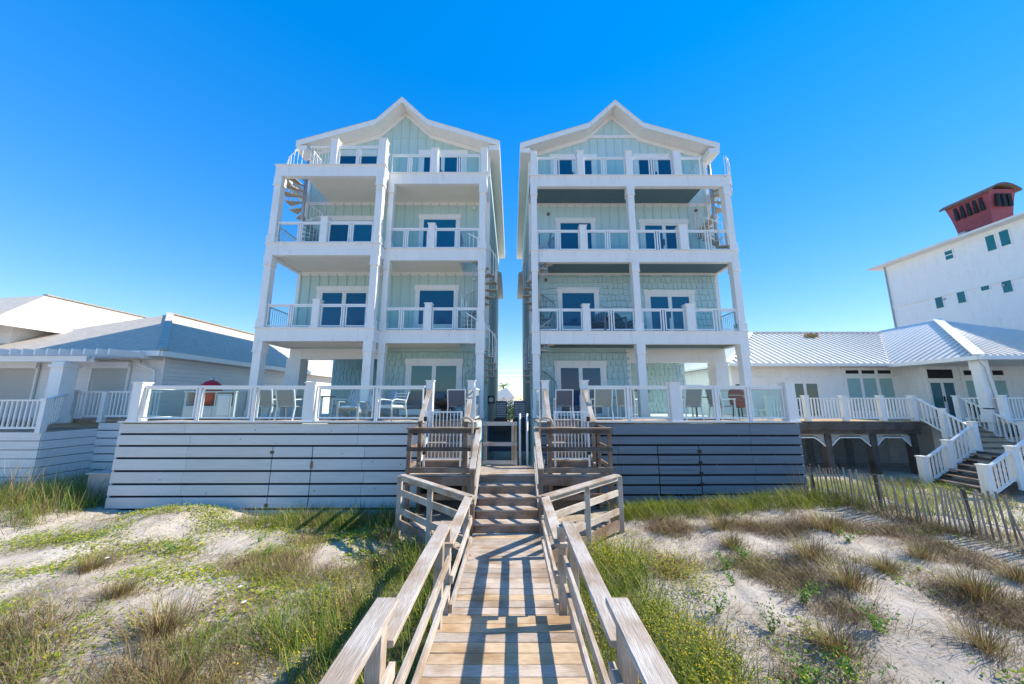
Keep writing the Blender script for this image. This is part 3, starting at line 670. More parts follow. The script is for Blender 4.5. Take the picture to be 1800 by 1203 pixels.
# ------------------------------------------------------------------ boardwalk
def rail_side(bw, x, y0, y1, ztop, zdeck, mid=True, m='rail_wood', capw=0.145, inner=1):
    """cap, two lower rails on the inner side of the posts"""
    bar('handrail', (x, y0, ztop - 0.02), (x, y1, ztop - 0.02), capw, 0.04, m, bw, cham=0.005)
    xi = x + inner * 0.055
    bar('lower_rail', (xi, y0 + 0.02, zdeck + 0.56), (xi, y1 - 0.02, zdeck + 0.56), 0.04, 0.09, m, bw, cham=0.004)
    bar('lower_rail', (xi, y0 + 0.02, zdeck + 0.26), (xi, y1 - 0.02, zdeck + 0.26), 0.04, 0.09, m, bw, cham=0.004)
def walk():
    bw = thing('boardwalk', 'weathered wooden boardwalk with handrails leading up to the houses', 'boardwalk', (0, 4, 0))
    zA, zB, zC = 0.80, 0.60, 0.40
    rr = random.Random(5)
    def planks(y0, y1, z, xa, xb):
        y = y0; i = 0
        while y < y1 - 0.05:
            m = 'boardwalk_new_wood' if (3.3 < y < 4.6 and i % 3 != 1) or rr.random() < 0.05 else 'boardwalk_wood'
            w = 0.139
            bar('plank', (xa + rr.uniform(-.012, .012), y + w / 2, z - 0.019 + rr.uniform(-.003, .003)), (xb + rr.uniform(-.012, .012), y + w / 2 + rr.uniform(-.003, .003), z - 0.019 + rr.uniform(-.003, .003)), w - rr.uniform(0, .004), 0.038, m, bw, cham=0.004)
            y += 0.1455; i += 1
        for x in (xa + 0.06, xb - 0.06): bar('stringer', (x, y0, z - 0.14), (x, y1, z - 0.14), 0.05, 0.2, 'dark_wood', bw)
    planks(-1.5, 2.42, zA, -0.82, 0.70); planks(2.43, 4.24, zB, -0.80, 0.66); planks(4.26, 7.29, zC, -0.79, 0.62)
    for y, z in ((2.425, zB + 0.1), (4.25, zC + 0.1)): bar('riser', (-0.8, y - 0.02, z), (0.66, y - 0.02, z), 0.03, 0.18, 'brown_wood', bw)
    cx = -0.795; dx = 0.67
    rail_side(bw, cx, -1.5, 2.43, 1.75, zA); rail_side(bw, dx, -1.5, 2.43, 1.75, zA, inner=-1)
    rail_side(bw, cx, 2.36, 4.45, 1.55, zB); rail_side(bw, dx, 2.36, 4.45, 1.55, zB, inner=-1)
    rail_side(bw, cx + 0.04, 4.30, 6.30, 1.35, zC); rail_side(bw, dx - 0.1, 4.30, 6.30, 1.35, zC, inner=-1)
    for y, zt, zl in ((0.4, 1.71, 0), (2.30, 1.71, 0), (4.12, 1.51, 0), (4.40, 1.51, 0), (6.22, 1.31, 0)):
        for x in (cx - 0.01, dx + 0.01):
            xx = x + (0.03 if x < 0 else -0.09) * (y > 4.2)
            bar('post', (xx, y, -0.25), (xx, y, zt), 0.095, 0.095, 'rail_wood', bw, cham=0.005)
    # triangular side platforms with angled rails
    for s, xa, xo in ((-1, -0.70, -2.46), (1, 0.52, 2.36)):
        ya, yo = 6.30, 8.05
        for ztop in (1.35,):
            bar('handrail', (xa - s * 0.05, ya - 0.05, ztop - 0.02), (xo, yo, ztop - 0.02), 0.145, 0.04, 'rail_wood', bw, cham=0.005)
            bar('lower_rail', (xa, ya, ztop - 0.09), (xo, yo, ztop - 0.09), 0.04, 0.09, 'rail_wood', bw, cham=0.004)
        for dz in (0.56, 0.18): bar('lower_rail', (xa, ya, zC + dz), (xo, yo, zC + dz), 0.04, 0.13, 'rail_wood', bw, cham=0.004)
        bar('skirt_plank', (xa, ya, zC - 0.1), (xo, yo, zC - 0.1), 0.04, 0.2, 'brown_wood', bw)
        for t in (0.5, 1.0):
            px, py = xa + (xo - xa) * t, ya + (yo - ya) * t; bar('post', (px + s * 0.05, py + 0.03, -0.2), (px + s * 0.05, py + 0.03, 1.31), 0.1, 0.1, 'rail_wood', bw, cham=0.005)
        n = 11
        for k in range(n):
            y = 6.35 + k * 0.1455; t = (y - ya) / (yo - ya); xe = xa + (xo - xa) * t
            e0 = -0.8 if s < 0 else 0.63
            if abs(xe - e0) > 0.1: bar('plank', (e0, y + 0.07, zC - 0.019), (xe, y + 0.07, zC - 0.019), 0.138, 0.038, 'boardwalk_wood', bw, cham=0.004)
    # stairs up to the landing
    sx0, sx1 = -0.74, 0.52; n = 5; y0 = 7.30; rise = 0.174
    st = thing('wooden_staircase', 'five step brown wooden staircase at the end of the boardwalk', 'stairs', (0, 7.8, 0.4))
    for i in range(n):
        y = y0 + 0.28 * i; z = zC + rise * i
        bar('riser', (sx0, y, z + rise / 2 - 0.02), (sx1, y, z + rise / 2 - 0.02), 0.03, rise - 0.04, 'brown_wood', st)
        if i < n - 1:
            for q in (0, 1): bar('tread', (sx0 - 0.02, y + 0.05 + 0.142 * q, z + rise - 0.019), (sx1 + 0.02, y + 0.05 + 0.142 * q, z + rise - 0.019), 0.138, 0.038, 'boardwalk_wood', st, cham=0.004)
    for s, x in ((-1, sx0 - 0.06), (1, sx1 + 0.06)):
        bar('stringer', (x, y0, zC - 0.05), (x, y0 + 1.12, zC + 0.78), 0.04, 0.26, 'brown_wood', st)
        bar('post', (x, y0 - 0.02, 0.2), (x, y0 - 0.02, 1.62), 0.09, 0.09, 'brown_wood', st)
        bar('handrail', (x, y0 - 0.1, 1.62), (x, 8.5, 2.34), 0.12, 0.04, 'rail_wood', st, cham=0.005)
        for dz in (0.35, 0.7): bar('lower_rail', (x - s * 0.05, y0, 1.6 - dz), (x - s * 0.05, 8.45, 2.3 - dz), 0.035, 0.085, 'rail_wood', st)
    # upper landing
    ld = thing('landing', 'brown wooden landing with railings between the two decks', 'landing', (0, 8.8, 1.27))
    zl = 1.27; y = 8.42
    while y < 9.5:
        x0, x1 = (-2.50, 2.38) if y < 9.28 else (-1.15, 0.95)
        bar('plank', (x0, y + 0.07, zl - 0.019), (x1, y + 0.07, zl - 0.019), 0.138, 0.038, 'boardwalk_wood', ld, cham=0.004); y += 0.1455
    bar('fascia_board', (-2.50, 8.40, zl - 0.14), (-0.76, 8.40, zl - 0.14), 0.035, 0.2, 'brown_wood', ld); bar('fascia_board', (0.55, 8.40, zl - 0.14), (2.38, 8.40, zl - 0.14), 0.035, 0.2, 'brown_wood', ld)
    for s, xi, xo in ((-1, -0.78, -2.46), (1, 0.56, 2.34)):
        bar('handrail', (xi, 8.45, 2.32), (xo + s * 0.06, 8.45, 2.32), 0.13, 0.04, 'brown_wood', ld, cham=0.004)
        bar('lower_rail', (xi, 8.43, 2.25), (xo, 8.43, 2.25), 0.035, 0.09, 'dark_wood', ld)
        bar('lower_rail', (xi, 8.43, 1.84), (xo + s * 0.05, 8.43, 1.84), 0.035, 0.09, 'dark_wood', ld)
        bar('lower_rail', (xi, 8.43, 1.36), (xo + s * 0.05, 8.43, 1.36), 0.035, 0.12, 'brown_wood', ld)
        for x in (xi + s * 0.05, xi + s * 0.35, xo): bar('post', (x, 8.49, -0.2), (x, 8.49, 2.30), 0.09, 0.09, 'brown_wood', ld)
        for dz in (2.28, 1.84, 1.42): bar('side_rail', (xo, 8.5, dz), (xo, 9.58, dz), 0.04, 0.09, 'brown_wood', ld)
        bar('post', (xo, 9.53, -0.2), (xo, 9.53, 2.3), 0.09, 0.09, 'brown_wood', ld)
        bar('joist', (xi, 8.7, 0.7), (xo, 8.7, 0.7), 0.04, 0.14, 'brown_wood', ld)
    # timber frame barrier across the gap
    fr = thing('timber_barrier', 'open wooden barrier frame closing the passage between the houses', 'barrier', (-0.3, 9.5, zl))
    for x in (-0.72, 0.02, 0.1): bar('post', (x, 9.5, zl), (x, 9.5, 2.36), 0.07, 0.07, 'boardwalk_new_wood' if x > 0 else 'brown_wood', fr)
    for z in (2.36, 1.83, 1.36): bar('crossbar', (-0.78, 9.47, z), (0.14, 9.47, z), 0.04, 0.1, 'rail_wood', fr)
    # steps from landing to the decks, gates, newels
    for s, xa, xb, lab in ((-1, -2.34, -1.28, 'left'), (1, 1.06, 2.06, 'right')):
        ds = thing('deck_steps', f'wooden steps with slanted handrails up to the {lab} deck behind the white gate', 'stairs', ((xa + xb) / 2, 9.9, zl), group='deck steps')
        n = 6; rise2 = (FL1 - zl) / n
        for i in range(n):
            y = 9.30 + 0.25 * i; z = zl + rise2 * i
            bar('riser', (xa, y, z + rise2 / 2 - 0.02), (xb, y, z + rise2 / 2 - 0.02), 0.03, rise2 - 0.04, 'brown_wood', ds)
            if i < n - 1: bar('tread', (xa, y + 0.125, z + rise2 - 0.019), (xb, y + 0.125, z + rise2 - 0.019), 0.26, 0.036, 'boardwalk_wood', ds)
        for x in (xa - 0.08, xb + 0.08):
            rail_post(ds, x, 10.2, FL1 - 0.9, 2.05, 0.2); bar('handrail', (x, 9.22, 2.42), (x, 10.15, 3.32), 0.13, 0.045, 'rail_wood', ds, cham=0.005)
            bar('stringer', (x * 0.995, 9.28, zl), (x * 0.995, 10.7, FL1 - 0.1), 0.04, 0.3, 'white_board', ds); bar('post', (x, 9.26, zl), (x, 9.26, 2.42), 0.085, 0.085, 'brown_wood', ds)
        g = thing('safety_gate', f'white metal barred gate at the foot of the {lab} deck steps', 'gate', ((xa + xb) / 2, 9.24, zl), group='white safety gates')
        ga, gb = xa + 0.06, xb - 0.06
        for z in (1.50, 2.68): bar('gate_rail', (ga, 9.21, z), (gb, 9.21, z), 0.03, 0.035, 'white_metal', g)
        for x in (ga, gb): bar('gate_post', (x, 9.21, 1.3), (x, 9.21, 2.70), 0.045, 0.045, 'white_metal', g)
        for k in range(1, 10): x = ga + (gb - ga) * k / 10; bar('gate_bar', (x, 9.21, 1.51), (x, 9.21, 2.67), 0.02, 0.02, 'white_metal', g)
        hx = ga if s < 0 else gb; MB().box(hx - 0.04, hx + 0.04, 9.17, 9.20, 2.44, 2.56).build('latch', 'black_metal', g)
        MB().box(hx - 0.04, hx + 0.04, 9.17, 9.20, 1.6, 1.68).build('hinge', 'black_metal', g)
        # shower pipe with a hooked top
        sx = -0.94 if s < 0 else 0.66; hx = -0.30 if s < 0 else 0.30
        pts = [(sx, 8.36, 0.35), (sx, 8.36, 2.45)] + [(sx + hx / 2 - hx / 2 * math.cos(t), 8.36, 2.45 + 0.13 * math.sin(t)) for t in np.linspace(0.15, math.pi, 9)] + [(sx + hx, 8.36, 2.38)]
        sp = thing('shower_pipe', f'tan hooked outdoor shower pipe beside the {lab} landing rail', 'pipe', (sx, 8.36, 0.35), group='shower pipes')
        MB().tube(pts, 0.028, 10).build('pipe', 'tan_pipe', sp, True)
        MB().tube([(sx + 0.05, 8.33, 1.22), (sx + 0.09, 8.30, 1.62)], 0.014, 6).build('valve_lever', 'tan_pipe', sp); MB().box(sx - 0.05, sx + 0.05, 8.3, 8.42, 1.28, 1.38).build('valve', 'tan_pipe', sp)
walk()
for k, x in enumerate((0.22, 0.42)):
    tag(MB().tube([(x, 9.75, 0.9), (x, 9.75, 2.62)], 0.03, 8).build('standing_pipe', 'white_paint', None, True), ('left' if k == 0 else 'right') + ' of two upright white plastic pipes in the passage', 'pipe', 'white pipes')

# ------------------------------------------------------------------ things in the passage
def passage():
    for k, (x, w, y) in enumerate(((-0.42, 0.42, 13.4), (0.30, 0.46, 13.2))):
        t = thing('condenser_unit', ('smaller dark air conditioner unit against the left house wall' if k == 0 else 'larger slatted grey air conditioner unit against the right house wall'), 'air conditioner', (x, y, 2.2), group='air conditioners in the passage')
        MB().box(x - w / 2, x + w / 2, y, y + 0.6, 1.9, 2.95).build('casing', 'slate_fabric', t)
        for q in range(7): MB().box(x - w / 2 + 0.03, x + w / 2 - 0.03, y - 0.02, y, 2.35 + q * 0.08, 2.39 + q * 0.08).build('louvre', 'galvanized', t)
        MB().box(x - w / 2 - 0.04, x + w / 2 + 0.04, y - 0.25, y - 0.03, 1.85, 2.3).build('front_box', 'black_metal', t)
    m = thing('electric_meter', 'small black meter box fixed to the left house wall', 'meter', (-0.85, 13.2, 2.9))
    MB().box(-0.92, -0.66, 13.1, 13.3, 2.85, 3.15).build('meter_box', 'black_metal', m); MB().tube([(-0.79, 13.09, 3.0), (-0.79, 13.05, 3.0)], 0.09, 12).build('dial', 'galvanized', m)
    f = tag(MB().box(-0.95, 0.7, 13.9, 13.96, 1.0, 2.0).build('passage_floor_wall', 'slate_fabric'), 'dark low wall closing the passage behind the air conditioners', 'wall')
    # distant house and palm seen through the gap
    dh = thing('distant_house', 'small white roofed house seen through the gap', 'house', (-1.2, 60, 0))
    MB().box(-4.5, 0.2, 58, 66, 0, 3.2).build('wall', 'white_board', dh); MB().prism([(-5, 3.2), (-0.9, 5.0), (0.6, 3.2)], 57.5, 66.5).build('roof', 'white_paint', dh)
    pt = thing('palm_tree', 'green palm tree poking up behind the distant house', 'tree', (-1.9, 75, 0))
    MB().tube([(-1.9, 75, 0), (-1.8, 75, 4), (-1.85, 75, 6.0)], 0.2, 8, 0.13).build('trunk', 'tree_bark', pt)
    cr = MB(); rr = random.Random(2)
    for i in range(26):
        a = rr.uniform(0, 6.28); e = rr.uniform(-0.4, 1.2); ln = rr.uniform(1.3, 1.9); pr = None
        for s in range(6):
            t = s / 5; r_ = ln * t * math.cos(e * (1 - t * 0.6)); z = 6.0 + ln * t * math.sin(e) - 1.0 * t * t; p = Vector((-1.85 + r_ * math.cos(a), 75 + r_ * math.sin(a), z))
            if pr is not None:
                for sd_ in (-1, 1):
                    for q in range(4):
                        b0 = pr.lerp(p, q / 4); n_ = Vector((-math.sin(a), math.cos(a), 0)) * sd_ * 0.35 * (1 - t * 0.6)
                        cr.poly([b0, pr.lerp(p, (q + .6) / 4), b0 + n_ + (p - pr) * .5 + Vector((0, 0, -.12))])
            pr = p
    cr.build('crown', 'leaf_green', pt)
    hb = thing('hedge', 'bright green shrub at the far end of the passage', 'shrub', (-0.3, 40, 0))
    b = MB(); rr = random.Random(8)
    for i in range(900):
        p = Vector((-0.2 + rr.gauss(0, .9), 40 + rr.gauss(0, .6), 1.6 + rr.gauss(0, .6))); d = Vector((rr.gauss(0, 1), rr.gauss(0, 1), rr.gauss(0, 1))).normalized() * 0.14; e = d.cross(Vector((rr.random(), 1, 0))).normalized() * 0.07
        b.poly([p - d, p + e, p + d, p - e])
    b.build('foliage', 'leaf_green', hb); MB().tube([(-.3, 40, 0), (-.3, 40, 1.6)], .08, 6).build('stem', 'tree_bark', hb)
    for z0, z1, lab in ((9.0, 8.9, 'upper'), (7.8, 8.6, 'lower')):
        tag(MB().tube([(-40 + 10 * i, 70, z0 + (z1 - z0) * i / 8 - 0.6 * (1 - ((i - 4) / 4) ** 2)) for i in range(9)], 0.02, 5).build('power_line', 'black_metal'), f'{lab} thin black overhead power line crossing the gap', 'power line', 'power lines')
    up = thing('utility_pole', 'distant wooden utility pole above the left neighbour roof', 'utility pole', (-43, 55, 0))
    MB().tube([(-43, 55, 0), (-43, 55, 13.6)], 0.22, 8, 0.15).build('pole', 'tree_bark', up); bar('crossarm', (-44.2, 55, 12.6), (-41.8, 55, 12.6), 0.12, 0.12, 'tree_bark', up)
passage()

# ------------------------------------------------------------------ right neighbour: one storey house with metal roof, deck and stairs
def hip_plane(parent, pts, m='roof_metal', t=0.1, name='roof_slope'):
    b = MB(); n = len(pts); b.v += [tuple(p) for p in pts] + [(p[0], p[1], p[2] - t) for p in pts]
    b.f += [tuple(range(n)), tuple(reversed(range(n, 2 * n)))] + [(i, n + i, n + (i + 1) % n, (i + 1) % n) for i in range(n)]
    return b.build(name, m, parent)
def white_rail(par, p0, p1, zt, h=0.92, sp=0.125, m='white_paint'):
    """straight baluster railing between two floor points (sloping allowed)"""
    p0, p1 = Vector(p0), Vector(p1); up_ = Vector((0, 0, 1)); L = (p1 - p0).length; hz = Vector((p1.x - p0.x, p1.y - p0.y, 0)).length
    bar('rail_cap', p0 + up_ * h, p1 + up_ * h, 0.09, 0.05, m, par); bar('rail_bottom', p0 + up_ * 0.12, p1 + up_ * 0.12, 0.05, 0.06, m, par)
    n = max(2, int(hz / sp))
    for i in range(1, n):
        q = p0.lerp(p1, i / n); bar('baluster', q + up_ * 0.13, q + up_ * (h - 0.02), 0.04, 0.04, m, par)
def newel(par, x, y, z, h=1.1, w=0.2, m='white_paint'):
    b = MB(); b.box(x - w / 2, x + w / 2, y - w / 2, y + w / 2, z, z + h); b.box(x - w / 2 - .02, x + w / 2 + .02, y - w / 2 - .02, y + w / 2 + .02, z + h, z + h + .04); return b.build('newel_post', m, par)
def right_neighbour():
    h = thing('neighbour_house', 'low white house with ribbed metal roof on the right', 'house', (17, 18, 0))
    zf = 2.14; ze = 4.74
    w = MB().box(10.9, 27, 17.0, 25, 0, ze - 0.05).build('wall', 'white_paint', h)
    MB().box(19.0, 27, 15.9, 16.99, 0, ze - 0.05).build('wing_wall', 'white_paint', h)
    # main hip roof
    rf = part('roof', h)
    A, B_, Cc, D_ = (10.4, 16.4, ze), (18.2, 16.4, ze), (22.6, 20.6, 7.05), (14.7, 20.6, 7.05)
    hip_plane(rf, [A, B_, Cc, D_]); hip_plane(rf, [A, D_, (10.4, 25, ze)])
    hip_plane(rf, [D_, Cc, (28, 25, ze), (10.4, 25, ze)])
    # front wing hip
    P = (23.0, 18.0, 7.25); E1, E2 = (18.2, 13.2, ze - 0.05), (27.8, 13.2, ze - 0.05)
    hip_plane(rf, [E1, E2, P]); hip_plane(rf, [(18.2, 16.4, ze - 0.05), E1, P, (23, 21.0, 7.25)]); hip_plane(rf, [E2, (27.8, 21.0, ze - .05), (23, 21.0, 7.25), P])
    up_ = Vector((0, 0, 1))
    def seams(e0, e1, top_fn, n):
        for i in range(n):
            t = (i + 0.5) / n; a = Vector(e0).lerp(Vector(e1), t); b = top_fn(t)
            if b is not None and (b - a).length > 0.2: bar('seam', a + up_ * .035, b + up_ * .035, 0.035, 0.055, 'roof_rib', rf)
    def main_top(t):
        x = 10.4 + 7.8 * t; r_ = min(1.0, (x - 10.4) / 4.3); return Vector((x, 16.4 + 4.2 * r_, ze + 2.31 * r_))
    seams(A, B_, main_top, 24)
    seams((18.2, 16.4, ze), (22.6, 20.6, 7.05), lambda t: Vector((18.2 + 4.4 * t, 20.6, 7.05)), 14)
    y = 13.5
    while y < 20.8:
        xa = 18.2 if y < 16.4 else 18.2 + (y - 16.4) * 1.05; xb = 18.2 + (y - 13.2) if y < 18 else 23.0; fz = lambda x: ze - .05 + (x - 18.2) * 2.5 / 4.8 + .035
        if xb - xa > .15: bar('seam', (xa, y, fz(xa)), (xb, y, fz(xb)), .035, .055, 'roof_rib', rf)
        y += .3
    seams(E1, E2, lambda t: Vector((18.2 + 9.6 * t, 13.2 + 4.8 * (1 - abs(2 * t - 1)), ze - .05 + 2.5 * (1 - abs(2 * t - 1)))), 34)
    bar('ridge_cap', Vector(E1) + up_ * .05, Vector(P) + up_ * .05, 0.3, 0.05, 'white_paint', rf); bar('ridge_cap', Vector(D_) + up_ * .03, Vector(Cc) + up_ * .03, 0.3, 0.06, 'white_paint', rf)
    bar('ridge_cap', Vector(A) + up_ * .04, Vector(D_) + up_ * .04, 0.25, 0.06, 'white_paint', rf)
    bar('gutter', (10.4, 16.35, ze - .08), (18.2, 16.35, ze - .08), 0.12, 0.14, 'white_paint', rf); bar('gutter', (18.15, 13.15, ze - .12), (27.8, 13.15, ze - .12), 0.12, 0.16, 'white_paint', rf); bar('gutter', (18.15, 13.2, ze - .12), (18.15, 16.4, ze - .12), 0.12, 0.16, 'white_paint', rf)
    bx('roof_vent', 17.3, 17.9, 19.6, 19.9, 6.62, 6.82, 'rust', rf)
    MB().box(18.3, 27.6, 13.3, 15.9, ze - .2, ze - .16).build('porch_ceiling', 'white_paint', h)
    # openings
    opening(h, 'french_door', 13.75, 15.15, zf + .02, 3.86, 17.0, 2, glass='teal_window_glass')
    opening(h, 'plain_door', 11.4, 12.7, zf + .02, 3.9, 17.0, 1, glass='white_paint')
    for x0 in (16.5,):
        opening(h, 'window', x0, x0 + 2.4, zf + .25, 4.12, 17.0, 3, glass='blind', trim=.1, head=.06); opening(h, 'transom_window', x0, x0 + 2.4, 4.2, 4.52, 17.0, 3, glass='dark_void', trim=.1, head=.06)
    opening(h, 'porch_door', 19.25, 20.5, zf + .02, 3.85, 15.9, 2, glass='teal_window_glass', trim=.08, head=.05); opening(h, 'transom_window', 19.25, 20.5, 3.95, 4.42, 15.9, 1, glass='dark_void', trim=.08, head=.05)
    opening(h, 'window', 20.9, 22.9, zf + .25, 3.95, 15.9, 3, glass='blind', trim=.1, head=.06); opening(h, 'transom_window', 20.9, 22.9, 4.05, 4.42, 15.9, 3, glass='dark_void', trim=.1, head=.06)
    opening(h, 'window', 24.2, 25.4, zf + .4, 3.8, 15.9, 1, glass='blind')
    column(h, 18.35, 18.65, 13.35, zf, ze - .2)
    MB().tube([(18.25, 13.25, ze - .2), (18.5, 13.28, ze - .45), (18.75, 13.3, zf)], .045, 8).build('downspout', 'white_paint', h, True)
    # deck
    d = thing('neighbour_deck', 'elevated timber deck with white baluster railing in front of the low right house', 'deck', (15, 14.3, 0))
    y = 14.3
    fl = part('deck_floor', d)
    while y < 17: bar('deck_board', (10.4, y + .07, zf - .02), (26, y + .07, zf - .02), .138, .035, 'boardwalk_new_wood', fl); y += .144
    y = 13.1
    while y < 14.25: bar('deck_board', (18.5, y + .07, zf - .02), (26, y + .07, zf - .02), .138, .035, 'boardwalk_new_wood', fl); y += .144
    for a, b, yy in ((10.4, 16.6, 14.26), (18.5, 26, 13.06)):
        bar('rim_beam', (a, yy, zf - .2), (b, yy, zf - .2), .06, .3, 'dark_wood', d); bar('rim_beam', (a, yy + .05, zf - .43), (b, yy + .05, zf - .43), .06, .16, 'dark_wood', d)
    for x in (10.6, 12.15, 13.7, 15.25, 16.55): newel(d, x, 14.35, zf, 1.0, .17)
    for a, b in ((10.7, 12.06), (12.25, 13.6), (13.8, 15.15), (15.35, 16.45)): white_rail(d, (a, 14.35, zf), (b, 14.35, zf), zf)
    newel(d, 18.45, 14.35, zf, 1.0, .17); newel(d, 18.6, 13.15, zf, 1.0, .17); white_rail(d, (18.5, 14.25, zf), (18.58, 13.25, zf), zf)
    for a, b in ((18.7, 20.5), (20.7, 22.5), (22.7, 24.5)): white_rail(d, (a, 13.15, zf), (b, 13.15, zf), zf); newel(d, b + .1, 13.15, zf, 1.0, .17)
    for x in (11.0, 12.9, 14.75, 16.4, 20.5, 23.0): bar('support_post', (x, 14.5 if x < 18 else 13.3, -.3), (x, 14.5 if x < 18 else 13.3, zf - .35), .24, .24, 'dark_wood', d)
    for x in (12.0, 13.8, 15.6): bar('support_post', (x, 16.4, -.3), (x, 16.4, zf - .1), .2, .2, 'dark_wood', d)
    MB().box(10.9, 18, 16.9, 16.98, -.2, zf - .1).build('back_panel', 'galvanized', d)
    for a, b in ((11.12, 12.78), (13.02, 14.63), (14.87, 16.28)):             # lattice valances with arched lower edge
        lt = MB(); zt, n = zf - .52, 26
        arch = lambda x: zt - .12 - .34 * max(0, abs((x - (a + b) / 2) / ((b - a) / 2)) - .55) / .45
        for s in (-1, 1):
            for i in range(-14, 40):
                x = a + (b - a) * i / n
                for k in range(8):
                    x0 = x + s * .055 * k; x1 = x0 + s * .055; z0, z1 = zt - .06 * k, zt - .06 * (k + 1)
                    if a < min(x0, x1) and max(x0, x1) < b and z1 > arch((x0 + x1) / 2): lt.beam((x0, 14.42 + .006 * s, z0), (x1, 14.42 + .006 * s, z1), .008, .022, (0, 1, 0))
        for i in range(12):
            x0, x1 = a + (b - a) * i / 12, a + (b - a) * (i + 1) / 12; lt.beam((x0, 14.42, arch(x0) - .02), (x1, 14.42, arch(x1) - .02), .03, .05)
        lt.build('lattice_valance', 'white_paint', d)['kind'] = 'stuff'
    for a, b in ((11.0, 14.6), (14.7, 18)):                                    # back lattice screen
        lt = MB(); n = int((b - a) / .11)
        for s in (-1, 1):
            for i in range(-20, n + 20):
                x0 = a + .11 * i; x1 = x0 + s * 1.75
                xa, xb = min(max(x0, a), b), min(max(x1, a), b)
                if abs(xb - xa) > .06: lt.beam((xa, 16.0 + .01 * s, abs(xa - x0)), (xb, 16.0 + .01 * s, abs(xb - x0)), .008, .03, (0, 1, 0))
        lt.build('lattice_screen', 'galvanized', d)['kind'] = 'stuff'
    # stairs, two flights
    s = thing('deck_stairs', 'white railed timber stairs turning down from the right neighbour deck to the sand', 'stairs', (16.5, 12.6, 0))
    zl = 1.14; n = 6
    for i in range(n):
        t = (i + .5) / n; z = zf - (zf - zl) * (i + 1) / (n + 0.0); bar('tread', (16.65, 14.25 - 1.65 * t, z + .14), (18.4, 14.25 - 1.65 * t, z + .14), .28, .04, 'brown_wood', s)
    MB().box(16.5, 18.5, 10.9, 12.6, zl - .06, zl).build('stair_landing', 'boardwalk_wood', s)
    for i in range(7):
        t = (i + .5) / 7; z = zl - (zl + .05) * (i + 1) / 7; bar('tread', (16.5 - 2.0 * t, 11.0, z + .14), (16.5 - 2.0 * t, 12.6, z + .14), .29, .04, 'brown_wood', s)
        bar('riser', (16.5 - 2.0 * t + .14, 11.0, z + .2), (16.5 - 2.0 * t + .14, 12.6, z + .2), .02, .08, 'dark_wood', s)
    for x in (16.6, 18.45): white_rail(s, (x, 14.2, zf - .02), (x, 12.75, zl), 0, .95); newel(s, x, 13.45, (zf + zl) / 2 - .1, 1.1, .16); newel(s, x, 12.65, zl - .3, 1.35, .18)
    for yy in (11.0, 12.6):
        newel(s, 14.5, yy, -.2, 1.2, .19); newel(s, 15.5, yy, .3, 1.25, .18); newel(s, 16.55, yy - .02, zl - .3, 1.4, .18) if yy < 12 else None
        white_rail(s, (14.6, yy, 0.02), (15.4, yy, .50), 0, .9); white_rail(s, (15.6, yy, .6), (16.45, yy, zl), 0, .9)
        bar('stringer', (14.5, yy, -.1), (16.5, yy, zl - .15), .04, .22, 'dark_wood', s)
    newel(s, 18.45, 11.0, zl - .2, 1.3, .18); white_rail(s, (16.65, 11.0, zl), (18.35, 11.0, zl), 0, .92); white_rail(s, (18.45, 11.1, zl), (18.45, 12.55, zl), 0, .92)
    for x in (17.0, 18.3): bar('support_post', (x, 11.1, -.2), (x, 11.1, zl - .06), .14, .14, 'dark_wood', s); bar('support_post', (x, 12.5, -.2), (x, 12.5, zl - .06), .14, .14, 'dark_wood', s)
    t = thing('waste_bin', 'dark bin standing by the porch door of the right neighbour', 'bin', (20.0, 14.9, zf)); MB().lathe([(.2, 0), (.24, .62)], (20.0, 14.9, zf), 14).build('body', 'black_metal', t); MB().lathe([(.26, .62), (.26, .67), (.1, .72)], (20.0, 14.9, zf), 14).build('lid', 'black_metal', t)
    bn = thing('white_bench', 'low white slatted bench on the right neighbour deck behind its railing', 'bench', (11.6, 15.2, zf))
    for k in range(4): bar('slat', (10.9, 15.0 + .12 * k, zf + .42), (12.4, 15.0 + .12 * k, zf + .42), .09, .03, 'white_paint', bn)
    for x in (11.0, 12.3):
        for yy in (15.0, 15.36): bar('leg', (x, yy, zf), (x, yy, zf + .4), .06, .06, 'white_paint', bn)
right_neighbour()

